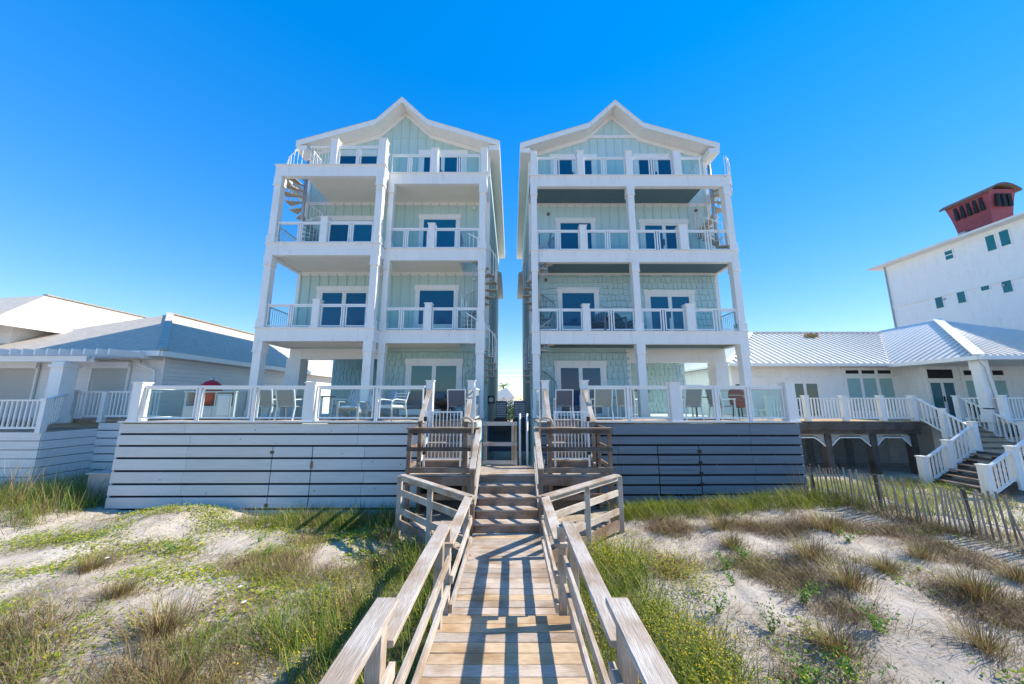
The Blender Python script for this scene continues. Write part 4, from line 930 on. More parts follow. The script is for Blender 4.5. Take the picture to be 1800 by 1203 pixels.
def tower_block():
    h = thing('tall_building', 'tall white building with teal windows and a red rooftop tower', 'building', (36, 22, 0))
    x0, yb, zt = 31.0, 27.0, 13.85
    MB().box(x0, x0 + 14, 6, yb, 0, zt).build('wall', 'white_paint', h)
    for k in range(1, 26): bar('siding_course', (x0 - .006, 6, 3.5 + .4 * k), (x0 - .006, yb, 3.5 + .4 * k), .02, .02, 'white_paint', h)
    bar('belt_course', (x0 - .03, 6, 10.4), (x0 - .03, yb, 10.4), .06, .12, 'white_paint', h)
    MB().prism([(x0 - .7, zt), (x0 - .7, zt + .14), (x0 + 6, zt + 1.7), (x0 + 15, zt + .14), (x0 + 15, zt)], 5, yb + .7).build('roof', 'roof_metal', h)
    MB().tube([(x0 - .06, yb - .05, zt), (x0 - .06, yb - .05, 3)], .05, 6).build('downspout', 'galvanized', h)
    def win(y0, y1, z0, z1, split=False):
        f = MB().box(x0 - .03, x0, y0 - .06, y1 + .06, z0 - .06, z1 + .06).build('window', 'white_paint', h); MB().box(x0 - .04, x0 - .02, y0, y1, z0, z1).build('pane', 'teal_window_glass', f)
        if split: MB().box(x0 - .05, x0 - .02, y0, y1, (z0 + z1) / 2 - .03, (z0 + z1) / 2 + .03).build('mullion', 'white_paint', f)
    for w in TWIN: win(*w)
    for y in (23.6, 20.6, 17.2): MB().box(x0 - .1, x0, y - .08, y + .08, 10.05, 10.15).build('wall_light', 'galvanized', h)
    # flared red tower with curved roof
    cx, cy, zb = 35.6, 23.9, zt + 1.55; t = MB(); w0, w1, d0, d1, hh = .75, 1.0, .95, 1.3, 3.3
    ring = []
    for i in range(7):
        q = i / 6; w = w0 + (w1 - w0) * q * q; d = d0 + (d1 - d0) * q * q; k = len(t.v)
        t.v += [(cx - w, cy - d, zb + hh * q - 0.6), (cx + w, cy - d, zb + hh * q - 0.6), (cx + w, cy + d, zb + hh * q - 0.6), (cx - w, cy + d, zb + hh * q - 0.6)]
        if i: t.f += [(k - 4 + j, k - 4 + (j + 1) % 4, k + (j + 1) % 4, k + j) for j in range(4)]
    tw = t.build('roof_tower', 'red_paint', h)
    zr = zb + hh - 0.6; prof = [(cx + 1.15 * (-1 + 2 * i / 8), zr + .55 - .5 * ((-1 + 2 * i / 8)) ** 2 - .12) for i in range(9)]
    MB().prism(prof + [(x, z - .14) for x, z in reversed(prof)], cy - 1.5, cy + 1.5).build('curved_roof', 'hinge_metal', tw)
    for k in range(5): MB().box(cx - w1 - .0 + .03, cx - w1 + .16, cy - .85 + .36 * k, cy - .65 + .36 * k, zr - 1.35, zr - .35).build('louvre_slot', 'dark_void', tw)
    for k in range(3): MB().box(cx - .55 + .42 * k, cx - .3 + .42 * k, cy - d1 - .02, cy - d1 + .12, zr - 1.3, zr - .35).build('louvre_slot', 'dark_void', tw)
    MB().box(cx - w0 - .25, cx - w0 + .1, cy + .4, cy + .8, zb - .1, zb + .3).build('vent_unit', 'galvanized', tw)
TWIN = [(22.63, 23.03, 12.82, 13.42, True), (20.50, 20.90, 12.5, 13.5, False), (19.86, 20.26, 12.55, 13.52, False), (23.71, 24.12, 9.55, 10.33, False), (22.48, 22.88, 9.58, 10.39, False), (21.26, 21.63, 10.07, 10.44, False), (20.27, 20.67, 9.62, 10.42, False)]
tower_block()

# ------------------------------------------------------------------ left neighbour
def left_neighbour():
    h = thing('neighbour_house', 'low white house with pale tiled hip roofs on the left', 'house', (-19, 18, 0))
    ze = 4.82
    MB().box(-21, -13.6, 13.3, 32, 0, ze - .06).build('wall', 'white_board', h)
    MB().box(-32, -20.0, 13.4, 26, 0, 5.95).build('tall_wall', 'white_board', h)
    k = 0; z = 2.3
    while z < 4.7: bar('lap_board', (-13.59, 13.3, z), (-13.59, 32, z), .03, .15, 'white_board', h); z += .17
    rf = part('roof', h)
    a, b, c_, d = (-13.2, 12.75, ze), (-13.2, 32, ze), (-21.6, 32, ze), (-21.6, 12.75, ze); p, q = (-17.4, 16.9, 7.3), (-17.4, 28, 7.3)
    for pts in ([a, b, q, p], [d, a, p], [c_, d, p, q], [b, c_, q]): hip_plane(rf, pts, 'roof_tile')
    e = 6.0; a, b, c_, d = (-19.4, 12.4, e), (-19.4, 26.5, e), (-32, 26.5, e), (-32, 12.4, e); p, q = (-24.0, 16.9, 8.28), (-24.0, 22, 8.28)
    for pts in ([a, b, q, p], [d, a, p], [c_, d, p, q], [b, c_, q]): hip_plane(rf, pts, 'roof_tile')
    for s0, s1, zz in (((-13.15, 12.7), (-13.15, 32), ze), ((-21.6, 12.7), (-13.2, 12.7), ze), ((-19.35, 12.35), (-19.35, 26), e), ((-32, 12.35), (-19.4, 12.35), e)):
        bar('fascia', (s0[0], s0[1], zz - .1), (s1[0], s1[1], zz - .1), .06, .2, 'white_paint', rf)
    bar('hip_cap', (-13.2, 12.75, ze + .05), (-17.4, 16.9, 7.35), .25, .06, 'roof_tile', rf); bar('hip_cap', (-17.4, 16.9, 7.34), (-17.4, 28, 7.34), .25, .06, 'roof_tile', rf); bar('hip_cap', (-24, 16.9, 8.32), (-24, 22, 8.32), .25, .06, 'roof_tile', rf)
    MB().tube([(-14.6, 15.5, 5.5), (-14.6, 15.5, 5.75)], .05, 8).build('vent_pipe', 'galvanized', rf)
    # roller shutters
    for x0, x1, yy in ((-16.3, -14.85, 13.28), (-19.9, -18.4, 13.28), (-21.9, -20.3, 13.36), (-23.8, -22.1, 13.36)):
        sh = part('roller_shutter', h, (x0, yy, 2.3)); zz = 2.3
        MB().box(x0, x1, yy - .12, yy, 4.2, 4.45).build('shutter_box', 'white_paint', sh)
        while zz < 4.2: bar('slat', (x0 + .03, yy - .03, zz + .03), (x1 - .03, yy - .03, zz + .03), .02, .052, 'shutter', sh); zz += .06
        for x in (x0, x1): bar('guide', (x, yy - .04, 2.3), (x, yy - .04, 4.3), .06, .06, 'white_paint', sh)
    MB().tube([(-14.4, 13.2, 4.6), (-14.35, 13.1, 4.35), (-13.75, 13.15, 4.1), (-13.7, 13.2, 2.2)], .045, 8).build('downspout', 'white_paint', h, True)
    # pergola
    pg = thing('pergola', 'white timber pergola over the left neighbour porch', 'pergola', (-16, 12.2, 2.3))
    for yy in (11.9, 12.1): bar('beam', (-24, yy, 4.42), (-14.9, yy, 4.42), .05, .2, 'white_paint', pg)
    x = -23.8
    while x < -13.6:
        bar('rafter', (x, 11.5, 4.62), (x, 13.3, 4.62), .05, .2, 'white_paint', pg); x += .42
    for yy in (12.5, 12.9): bar('purlin', (-24, yy, 4.75), (-13.7, yy, 4.75), .05, .06, 'white_paint', pg)
    for x in (-15.75, -20.5):
        c2 = MB(); c2.box(x - .22, x + .22, 11.8, 12.24, 2.2, 4.3); c2.box(x - .27, x + .27, 11.75, 12.29, 4.12, 4.2); c2.box(x - .26, x + .26, 11.76, 12.28, 2.2, 2.45); c2.build('column', 'white_paint', pg)
    # deck
    d = thing('neighbour_deck', 'white boarded deck with baluster railing at the left neighbour', 'deck', (-16, 11.2, 0))
    MB().box(-26, -13.2, 12.7, 13.4, 2.2, 2.3).build('upper_floor', 'boardwalk_wood', d); MB().box(-26, -14.8, 11.1, 12.7, 1.9, 2.0).build('lower_floor', 'boardwalk_wood', d)
    white_rail(d, (-22, 11.1, 2.0), (-15.0, 11.1, 2.0), 0, .98, .16); newel(d, -14.9, 11.1, 1.95, 1.05, .16)
    white_rail(d, (-14.95, 11.2, 2.05), (-15.9, 12.5, 2.3), 0, .98, .15); newel(d, -16.0, 12.6, 2.2, 1.12, .16)
    white_rail(d, (-15.9, 12.6, 2.3), (-14.9, 12.6, 2.3), 0, .98, .13); newel(d, -14.8, 12.6, 2.2, 1.05, .16); white_rail(d, (-14.7, 12.6, 2.3), (-12.7, 12.6, 2.3), 0, .98, .13)
    for i in range(8):
        z = 1.86 - .27 * i; bar('skirt_board', (-26, 11.08, z), (-14.8, 11.08, z), .035, .25, 'white_board', d); bar('skirt_board', (-14.79, 12.55, z + .2), (-11.6, 12.55, z + .2), .035, .235, 'white_board', d)
        bar('skirt_board', (-14.8, 11.1, z), (-14.8, 12.55, z), .035, .25, 'white_board', d)
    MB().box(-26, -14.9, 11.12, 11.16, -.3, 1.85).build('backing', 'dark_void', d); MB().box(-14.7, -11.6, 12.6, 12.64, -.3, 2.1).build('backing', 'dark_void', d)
    eb = thing('utility_box', 'weathered grey utility box beside the left deck skirt', 'utility box', (-11.5, 10.2, 0)); MB().box(-11.8, -11.2, 10.0, 10.5, 0, .95).build('casing', 'galvanized', eb); MB().box(-11.84, -11.16, 9.96, 10.54, .95, .99).build('lid', 'galvanized', eb)
left_neighbour()

# ------------------------------------------------------------------ deck furniture
def sling_chair(label, x, y, rz, zf=FL1, fab='grey_fabric', frame='white_metal', high=0.92, group='sling chairs'):
    t = thing('patio_chair', label, 'chair', (x, y, zf), rz, group); M = MW[t]
    def W(p): return M @ Vector(p)
    def b(nm, p0, p1, w, h, m): bar(nm, W(p0), W(p1), w, h, m, t)
    for sx in (-.27, .27):
        b('leg', (sx, -.24, 0), (sx, -.22, .64), .035, .035, frame); b('leg', (sx, .28, 0), (sx, .2, .42), .035, .035, frame)
        b('arm', (sx, -.26, .64), (sx, .24, .62), .05, .03, frame); b('back_frame', (sx, .2, .40), (sx, .34, high), .035, .035, frame)
    b('seat', (0, -.24, .42), (0, .22, .40), .5, .03, fab); b('backrest', (0, .21, .43), (0, .335, high - .02), .5, .02, fab); b('top_bar', (-.27, .34, high), (.27, .34, high), .035, .035, frame); b('front_bar', (-.27, -.23, .4), (.27, -.23, .4), .03, .03, frame)
    return t
def adirondack(label, x, y, rz, zf=FL1, m='resin_grey', towel=False, group='adirondack chairs'):
    t = thing('adirondack_chair', label, 'chair', (x, y, zf), rz, group); M = MW[t]
    def W(p): return M @ Vector(p)
    for i in range(7):
        q = (i - 3) / 3; hgt = .95 - .13 * q * q; bar('back_slat', W((.085 * (i - 3) * .9, .18, .28)), W((.085 * (i - 3) * 1.15, .48, hgt)), .072, .018, m, t, up=(0, 1, 0))
    for i in range(5): bar('seat_slat', W((-.28, -.32 + .115 * i, .38 - .025 * i)), W((.28, -.32 + .115 * i, .38 - .025 * i)), .1, .02, m, t)
    for sx in (-.32, .32):
        bar('arm', W((sx, -.38, .56)), W((sx, .36, .54)), .12, .022, m, t); bar('leg', W((sx * .95, -.32, 0)), W((sx * .95, -.32, .55)), .07, .03, m, t); bar('leg', W((sx * .9, -.3, .34)), W((sx * .9, .55, 0)), .03, .1, m, t); bar('arm_support', W((sx, .34, .14)), W((sx, .34, .54)), .05, .04, m, t)
    if towel:
        b = MB(); k = len(b.v)
        P = [(.1, .50, .93), (.38, .46, .80), (.50, .40, .52), (.56, .30, .26), (.36, .30, .24), (.22, .36, .55)]
        for off in (0, .03): b.v += [tuple(W((p[0], p[1] - off, p[2]))) for p in P]
        b.f += [tuple(range(6)), tuple(reversed(range(6, 12)))] + [(i, 6 + i, 6 + (i + 1) % 6, (i + 1) % 6) for i in range(6)]
        tag(b.build('towel', 'white_fabric', None), 'white towel draped over the pale adirondack chair', 'towel')
        bar('seat_pad', W((0, -.3, .41)), W((0, .1, .37)), .44, .05, 'pale_blue_fabric', t)
    return t
def furniture():
    sling_chair('beige sling dining chair directly behind the tall left deck post', -6.95, 10.9, math.pi); sling_chair('beige sling dining chair second from the left deck post', -7.72, 10.95, math.pi + .1)
    sling_chair('beige sling dining chair farthest left at the dining table', -8.2, 11.9, math.pi / 2 + .1); sling_chair('dining chair at the right end of the dining table', -5.75, 11.7, -math.pi / 2 + .3)
    t = thing('dining_table', 'long grey outdoor dining table on the left deck', 'table', (-7.1, 11.7, FL1))
    MB().box(-8.0, -6.2, 11.35, 12.15, FL1 + .70, FL1 + .74).build('tabletop', 'slate_fabric', t)
    for x in (-7.9, -6.3):
        for y in (11.45, 12.05): bar('leg', (x, y, FL1), (x, y, FL1 + .7), .06, .06, 'white_metal', t)
    for k, (x, y) in enumerate(((-7.3, 11.6), (-6.8, 11.8), (-6.5, 11.55))):
        tag(MB().lathe([(.03, 0), (.04, .1), (.035, .13)], (x, y, FL1 + .742), 10).build('drinking_cup', 'white_fabric', None, True), ('leftmost', 'middle', 'rightmost')[k] + ' small white cup on the dining table', 'cup', 'cups on the dining table')
    adirondack('pale adirondack chair with a white towel over its back', -5.0, 10.9, math.pi + math.pi, towel=True)
    adirondack('grey adirondack chair turned sideways behind the metal armchair', -4.35, 11.5, -.6, m='galvanized')
    # metal armchair with round arms
    t = thing('metal_armchair', 'white tubular metal armchair with cushion near the left deck railing', 'chair', (-3.62, 10.55, FL1), -.5); M = MW[t]; W = lambda p: tuple(M @ Vector(p))
    for sx in (-.3, .3):
        MB().tube([W((sx, -.3, 0)), W((sx, -.33, .5)), W((sx, -.28, .6)), W((sx, -.15, .63)), W((sx, .2, .6)), W((sx, .3, .05))], .02, 8).build('arm_frame', 'white_metal', t, True)
        MB().tube([W((sx * .9, .2, .35)), W((sx * .9, .36, .85))], .018, 8).build('back_frame', 'white_metal', t)
    for k in range(5): MB().tube([W((-.27, .22 + .03 * k, .45 + .09 * k)), W((.27, .22 + .03 * k, .45 + .09 * k))], .012, 6).build('back_bar', 'white_metal', t)
    bar('cushion', W((0, -.28, .42)), W((0, .22, .40)), .52, .1, 'white_fabric', t, cham=.03)
    # loveseat
    t = thing('outdoor_sofa', 'slate blue cushioned outdoor sofa against the left house', 'sofa', (-3.0, 12.0, FL1))
    MB().box(-3.8, -2.4, 11.7, 12.4, FL1 + .12, FL1 + .3).build('base', 'white_metal', t)
    for x in (-3.78, -3.08): bar('seat_cushion', (x + .02, 12.0, FL1 + .37), (x + .68, 12.0, FL1 + .37), .62, .14, 'slate_fabric', t, cham=.03); bar('back_cushion', (x + .02, 12.42, FL1 + .62), (x + .68, 12.42, FL1 + .62), .16, .44, 'slate_fabric', t, cham=.04)
    for x in (-3.75, -2.45):
        for y in (11.75, 12.35): bar('leg', (x, y, FL1), (x, y, FL1 + .14), .05, .05, 'white_metal', t)
    t = thing('papasan_chair', 'dark round cushioned chair in front of the left ground floor doors', 'chair', (-2.15, 11.2, FL1)); MB().lathe([(.12, .32), (.3, .38), (.42, .52), (.44, .66), (.36, .6), (.1, .5)], (-2.15, 11.2, FL1), 18).build('bowl', 'black_metal', t, True); MB().lathe([(.22, 0), (.24, .03), (.12, .33)], (-2.15, 11.2, FL1), 12).build('base', 'hinge_metal', t)
    sling_chair('grey sling armchair at the right end of the left deck', -1.72, 11.0, math.pi, fab='slate_fabric')
    # grill cabinet and kamado grill
    c = thing('grill_cabinet', 'pale grey outdoor cabinet holding the red grill', 'cabinet', (-9.45, 11.1, FL1)); z = FL1; y0, y1 = 10.8, 11.5
    m = MB(); m.box(-10.25, -8.62, y0 - .02, y1, z + .84, z + .88); m.box(-10.22, -10.16, y0, y1, z, z + .84); m.box(-8.70, -8.64, y0, y1, z, z + .84); m.box(-10.16, -8.70, y1 - .03, y1, z, z + .84); m.box(-10.16, -8.7, y0, y1, z + .05, z + .42); m.box(-9.28, -9.24, y0, y1, z + .42, z + .84); m.build('carcass', 'cabinet_paint', c)
    MB().box(-9.20, -8.74, y0 - .02, y0, z + .08, z + .80).build('cabinet_door', 'cabinet_paint', c); MB().box(-9.14, -8.80, y0 - .028, y0 - .02, z + .14, z + .74).build('door_panel', 'white_board', c)
    dr = MB().box(-10.1, -9.32, y0 - .02, y0, z + .1, z + .36).build('drawer', 'cabinet_paint', c); MB().tube([(-9.78, y0 - .03, z + .24), (-9.7, y0 - .05, z + .22), (-9.62, y0 - .03, z + .24)], .008, 6).build('drawer_pull', 'black_metal', dr)
    g = thing('kamado_grill', 'glossy red egg shaped grill set in the grey cabinet', 'grill', (-9.72, 11.12, FL1 + .45)); cx = (-9.72, 11.12, FL1 + .43)
    MB().lathe([(.10, 0), (.2, .06), (.27, .2), (.3, .36), (.3, .44)], cx, 24).build('bowl', 'red_enamel', g, True); MB().lathe([(.3, .46), (.295, .54), (.25, .68), (.16, .77), (.08, .80)], cx, 24).build('lid', 'red_enamel', g, True)
    MB().lathe([(.306, .435), (.306, .47)], cx, 24).build('band', 'black_metal', g); MB().lathe([(.06, .8), (.065, .86), (.04, .9)], cx, 14).build('chimney_cap', 'steel', g, True); bar('lid_handle', (-9.9, 10.8, FL1 + .95), (-9.54, 10.8, FL1 + .95), .03, .03, 'black_metal', g)
    # right deck
    sling_chair('grey sling chair nearest the right deck steps', 2.85, 11.05, math.pi, high=1.0); sling_chair('grey sling chair at the far side of the small right deck table', 3.75, 11.3, math.pi - .5, high=1.0)
    sling_chair('grey sling chair seen from behind, beside the tall right deck post', 5.55, 10.9, math.pi + .1, high=1.05); sling_chair('grey sling chair turned sideways near the right deck corner', 6.65, 11.0, math.pi / 2 + .2, high=1.05)
    sling_chair('slate sling armchair behind the right white gate', 1.65, 11.2, math.pi, fab='slate_fabric')
    for x, y, lab in ((3.35, 11.6, 'round dark table between the left pair of right deck chairs'), (6.1, 11.5, 'round dark table between the chairs near the right deck corner')):
        t = thing('side_table', lab, 'table', (x, y, FL1), group='round deck tables'); MB().lathe([(.42, .68), (.42, .71)], (x, y, FL1), 22).build('tabletop', 'slate_fabric', t); MB().lathe([(.24, 0), (.22, .03), (.03, .06), (.03, .68)], (x, y, FL1), 12).build('pedestal', 'slate_fabric', t)
    g = thing('kamado_grill', 'dark red lidded grill at the right deck corner', 'grill', (7.35, 11.2, FL1)); cx = (7.35, 11.2, FL1 + .35)
    MB().lathe([(.10, 0), (.26, .1), (.3, .4)], cx, 20).build('bowl', 'red_paint', g, True); MB().lathe([(.3, .42), (.27, .56), (.14, .66), (.06, .68)], cx, 20).build('lid', 'red_paint', g, True); MB().lathe([(.06, .68), (.06, .76)], cx, 12).build('chimney_cap', 'black_metal', g)
    for a in range(4): bar('leg', (7.35 + .22 * math.cos(a * 1.57 + .78), 11.2 + .22 * math.sin(a * 1.57 + .78), FL1), (7.35 + .18 * math.cos(a * 1.57 + .78), 11.2 + .18 * math.sin(a * 1.57 + .78), FL1 + .45), .03, .03, 'black_metal', g)
    # fish ornament on the recess wall
    f = thing('fish_ornament', 'grey and red fish wall ornament on the right house recess wall', 'wall ornament', (5.6, 16.2, 3.2)); b = MB()
    body = [(5.0, 3.15), (5.2, 3.32), (5.55, 3.42), (5.95, 3.36), (6.2, 3.2), (6.5, 3.42), (6.42, 3.15), (6.5, 2.92), (6.2, 3.08), (5.9, 2.95), (5.5, 2.92), (5.2, 3.0)]
    MB().prism(body, 16.12, 16.18).build('body', 'galvanized', f); MB().prism([(5.4, 3.4), (5.6, 3.55), (5.95, 3.5), (5.9, 3.36)], 16.13, 16.17).build('fin', 'red_paint', f)
    adirondack('dark adirondack chair on the second level right balcony beside the post', 3.2, 12.3, -.5, zf=FL2, m='slate_fabric'); adirondack('dark adirondack chair on the second level right balcony near the centre column', 4.2, 12.4, .5, zf=FL2, m='slate_fabric')
furniture()

# ------------------------------------------------------------------ fences
def sand_fence(name, label, path, hgt, sp, seed, lean=0.0):
    t = thing(name, label, 'fence', (path[0][0], path[0][1], G(*path[0]))); r = random.Random(seed)
    pts = [Vector((*p, 0)) for p in path]; seg = [(a, b, (b - a).length) for a, b in zip(pts, pts[1:])]; tot = sum(s[2] for s in seg); d = 0; i = 0; wires = [[], []]
    while d < tot:
        e = d
        for a, b, l in seg:
            if e <= l: p = a.lerp(b, e / l); break
            e -= l
        g = G(p.x, p.y); hh = hgt * r.uniform(.93, 1.05); dx, dy = r.gauss(lean, .035), r.gauss(0, .04)
        bar('picket', (p.x, p.y, g - .12), (p.x + dx, p.y + dy, g + hh), .028, .010, 'fence_wood', t, up=(1, 0.2, 0))
        if i % 17 == 1: bar('fence_post', (p.x + .04, p.y + .04, g - .2), (p.x + .04 + lean, p.y + .04, g + hh * 1.04), .045, .045, 'dark_wood', t)
        for k, q in enumerate((.3, .75)): wires[k].append((p.x + dx * q, p.y + dy * q, g + hgt * q))
        d += sp * r.uniform(.85, 1.15); i += 1
    for w in wires: MB().tube(w, .006, 4).build('wire', 'galvanized', t)
sand_fence('sand_fence', 'leaning weathered picket sand fence on the right dune', [(7.75, 9.35), (7.95, 8.9), (8.35, 6.6), (8.75, 4.6), (9.3, 2.5)], .80, .082, 1, -.05)
sand_fence('sand_fence', 'short grey picket sand fence at the far left dune', [(-20, 10.6), (-16.5, 10.55), (-12.6, 10.7)], .55, .1, 2)

# ------------------------------------------------------------------ vegetation
def vnoise(x, y):
    return (np.sin(1.3 * x + 2.1 * y) + np.sin(2.9 * x - 1.7 * y + 1.3) + np.sin(0.7 * x + 3.7 * y + 4) + np.sin(4.3 * x + 1.1 * y + 2)) / 4
GV = np.vectorize(G)
def blades(name, bx_, by_, bz, ln, wd, lean, az, cols, parent=None, segs=3, gravity=0.5):
    n = len(bx_); K = 2 * segs + 1; dirx, diry = np.cos(az), np.sin(az); sx, sy = -diry, dirx
    V = np.zeros((n, K, 3)); 
    for s in range(segs + 1):
        t = s / segs; hz = lean * (t + gravity * t * t) * ln; up_ = ln * t * np.sqrt(np.maximum(0.05, 1 - (lean * (0.6 + gravity * t * .5)) ** 2)) - gravity * lean * ln * t ** 3 * .35
        w = wd * (1 - t) ** .7 * .5
        cx, cy, cz = bx_ + dirx * hz, by_ + diry * hz, bz + up_
        if s < segs:
            V[:, 2 * s] = np.stack([cx - sx * w, cy - sy * w, cz], 1); V[:, 2 * s + 1] = np.stack([cx + sx * w, cy + sy * w, cz], 1)
        else: V[:, 2 * s] = np.stack([cx, cy, cz], 1)
    base = (np.arange(n) * K)[:, None]; tri = []
    for s in range(segs):
        a = 2 * s
        if s < segs - 1: tri += [(a, a + 1, a + 3), (a, a + 3, a + 2)]
        else: tri += [(a, a + 1, a + 2)]
    T = (base[:, :, None] + np.array(tri)[None]).reshape(-1)
    me = bpy.data.meshes.new(name); me.vertices.add(n * K); me.vertices.foreach_set('co', V.reshape(-1))
    m = len(T) // 3; me.loops.add(3 * m); me.polygons.add(m); me.loops.foreach_set('vertex_index', T.astype(np.int32)); me.polygons.foreach_set('loop_start', np.arange(0, 3 * m, 3, dtype=np.int32))
    ca = me.color_attributes.new('Col', 'FLOAT_COLOR', 'POINT'); cc = np.ones((n, K, 4)); cc[:, :, :3] = cols[:, None, :]
    ca.data.foreach_set('color', cc.reshape(-1)); me.materials.append(MATS['grass_blade']); me.update(); me.validate()
    o = bpy.data.objects.new(name, me); return place(o, Matrix.Identity(4), parent)
GREEN = np.array([(.10, .18, .018), (.15, .235, .025), (.22, .27, .035), (.31, .29, .07)]); DRY = np.array([(.40, .29, .13), (.31, .21, .09), (.22, .145, .07), (.44, .35, .18)]); YG = np.array([(.30, .36, .02), (.24, .32, .03), (.40, .38, .03)]); BROWN = np.array([(.14, .075, .042), (.20, .115, .06), (.27, .17, .09)])
def pick(pal, n): return pal[rng.integers(0, len(pal), n)] * rng.uniform(.75, 1.25, (n, 1))
def clumped(n_clump, per, region, dens, spread):
    xs, ys = [], []
    cx = rng.uniform(region[0], region[1], n_clump * 4); cy = rng.uniform(region[2], region[3], n_clump * 4)
    keep = rng.random(len(cx)) < dens(cx, cy); cx, cy = cx[keep][:n_clump], cy[keep][:n_clump]
    k = rng.integers(int(per * .5), int(per * 1.5) + 1, len(cx))
    cid = np.repeat(np.arange(len(cx)), k); x = cx[cid] + rng.normal(0, spread, len(cid)); y = cy[cid] + rng.normal(0, spread, len(cid))
    return x, y, cid
def no_walk(x, y):
    m = ~((np.abs(x + .07) < .92) & (y < 8.4)) & ~((y > 9.42) & (x > -10.8) & (x < 7.95)) 
    w = (y > 6.25) & (y < 8.5) & (x > -0.7 - (y - 6.3) * 1.02 - .05) & (x < .55 + (y - 6.3) * 1.06 + .05)
    return m & ~w & ~((np.abs(x) < 2.5) & (y > 8.3))
def grass_layer(name, label, n_clump, per, region, dens, spread, ln, wd, lean, pals, wts, gravity=.6):
    x, y, cid = clumped(n_clump, per, region, dens, spread); ok = no_walk(x, y); x, y, cid = x[ok], y[ok], cid[ok]; n = len(x)
    which = rng.choice(len(pals), cid.max() + 1 if n else 1, p=wts)[cid]; cols = np.zeros((n, 3))
    for i, p in enumerate(pals): s = which == i; cols[s] = pick(p, s.sum())
    sc = rng.uniform(.6, 1.25, cid.max() + 1)[cid]
    o = blades(name, x, y, GV(x, y) - .02, rng.uniform(ln[0], ln[1], n) * sc, rng.uniform(wd[0], wd[1], n), rng.uniform(lean[0], lean[1], n), rng.uniform(0, 2 * math.pi, n), cols, gravity=gravity)
    o['kind'] = 'stuff'; o['label'] = label; o['category'] = 'grass'; return o
sm = lambda v, a, b: np.clip((v - a) / (b - a), 0, 1)
# thick green grass beside the walk
def d_walk(x, y):
    d = np.where(x < 0, -x - .95, x - .85); lim = np.where(x < 0, 1.5 + .9 * vnoise(x * .5, y) + .12 * (y - 5), 1.5 + .7 * vnoise(x, y * .6)); return sm(lim - d, 0, .5)
grass_layer('dune_grass', 'thick green dune grass along both sides of the boardwalk', 1900, 22, (-4.6, 3.8, 2.0, 9.3), d_walk, .10, (.18, .52), (.006, .012), (.15, .75), [GREEN, DRY, YG], [.66, .14, .20])
grass_layer('dune_grass', 'low mat of green grass along the foot of the right skirt', 520, 22, (1.6, 8.4, 8.4, 9.35), lambda x, y: .25 + .75 * sm(y, 8.5, 9.1), .09, (.18, .42), (.006, .011), (.2, .8), [GREEN, YG, DRY], [.45, .4, .15])
grass_layer('dune_grass', 'green and straw grass clumps scattered over the left sand', 1250, 26, (-10.5, -2.0, 2.0, 8.2), lambda x, y: sm(vnoise(x * .7, y * .8) + (x + 5.0) * .16 - (y - 5) * .10, -.05, .6), .09, (.10, .34), (.004, .009), (.2, .95), [GREEN, DRY, BROWN], [.36, .36, .28])
grass_layer('dune_grass', 'tall green grass at the far left beside the deck skirt', 420, 24, (-17, -10.9, 8.2, 12.4), lambda x, y: .35 + .65 * sm(y, 8.6, 9.6), .14, (.35, .85), (.008, .014), (.15, .7), [GREEN, DRY], [.8, .2])
grass_layer('dune_grass', 'grass fringe in front of the left skirt', 300, 20, (-6.6, -2.4, 8.5, 9.4), lambda x, y: .2 + .8 * sm(x, -6.5, -4), .10, (.22, .5), (.006, .011), (.15, .7), [GREEN, DRY], [.75, .25])
grass_layer('dune_grass', 'green grass behind the sand fence on the right', 420, 20, (7.8, 14.5, 6.5, 13.2), lambda x, y: sm(vnoise(x, y) + (y - 8.5) * .25, -.2, .5), .14, (.2, .5), (.008, .014), (.2, .8), [GREEN, YG, DRY], [.5, .25, .25])
grass_layer('dry_grass', 'brown dry grass patches over the right sand', 1500, 34, (2.4, 9.0, 2.2, 8.4), lambda x, y: sm(vnoise(x * .9 + 2, y * 1.1), .02, .5), .11, (.06, .22), (.004, .008), (.3, 1.0), [BROWN, DRY, GREEN], [.62, .26, .12])
grass_layer('dry_grass', 'brown plant litter along the sand fence', 260, 22, (7.2, 9.6, 2.5, 9.2), lambda x, y: sm(.5 - np.abs(x - (8.0 + (8.6 - y) * .17)), 0, .3), .10, (.10, .28), (.004, .008), (.3, .95), [BROWN, DRY, GREEN], [.5, .3, .2])
grass_layer('dune_litter', 'low tangle of straw and brown stems over the left dune', 2600, 16, (-11, -1.6, 2.0, 9.2), lambda x, y: sm(vnoise(x * .9 + 3, y * 1.2) - (y - 6) * .10, -.35, .5), .15, (.05, .20), (.003, .007), (.5, 1.0), [DRY, BROWN, GREEN], [.4, .35, .25], gravity=.8)
grass_layer('dune_litter', 'low tangle of brown stems over the right dune', 2200, 16, (1.8, 9.6, 2.0, 8.9), lambda x, y: sm(vnoise(x * 1.1 + 7, y * .9), -.3, .5), .15, (.05, .17), (.003, .007), (.5, 1.0), [BROWN, DRY, GREEN], [.55, .33, .12], gravity=.8)
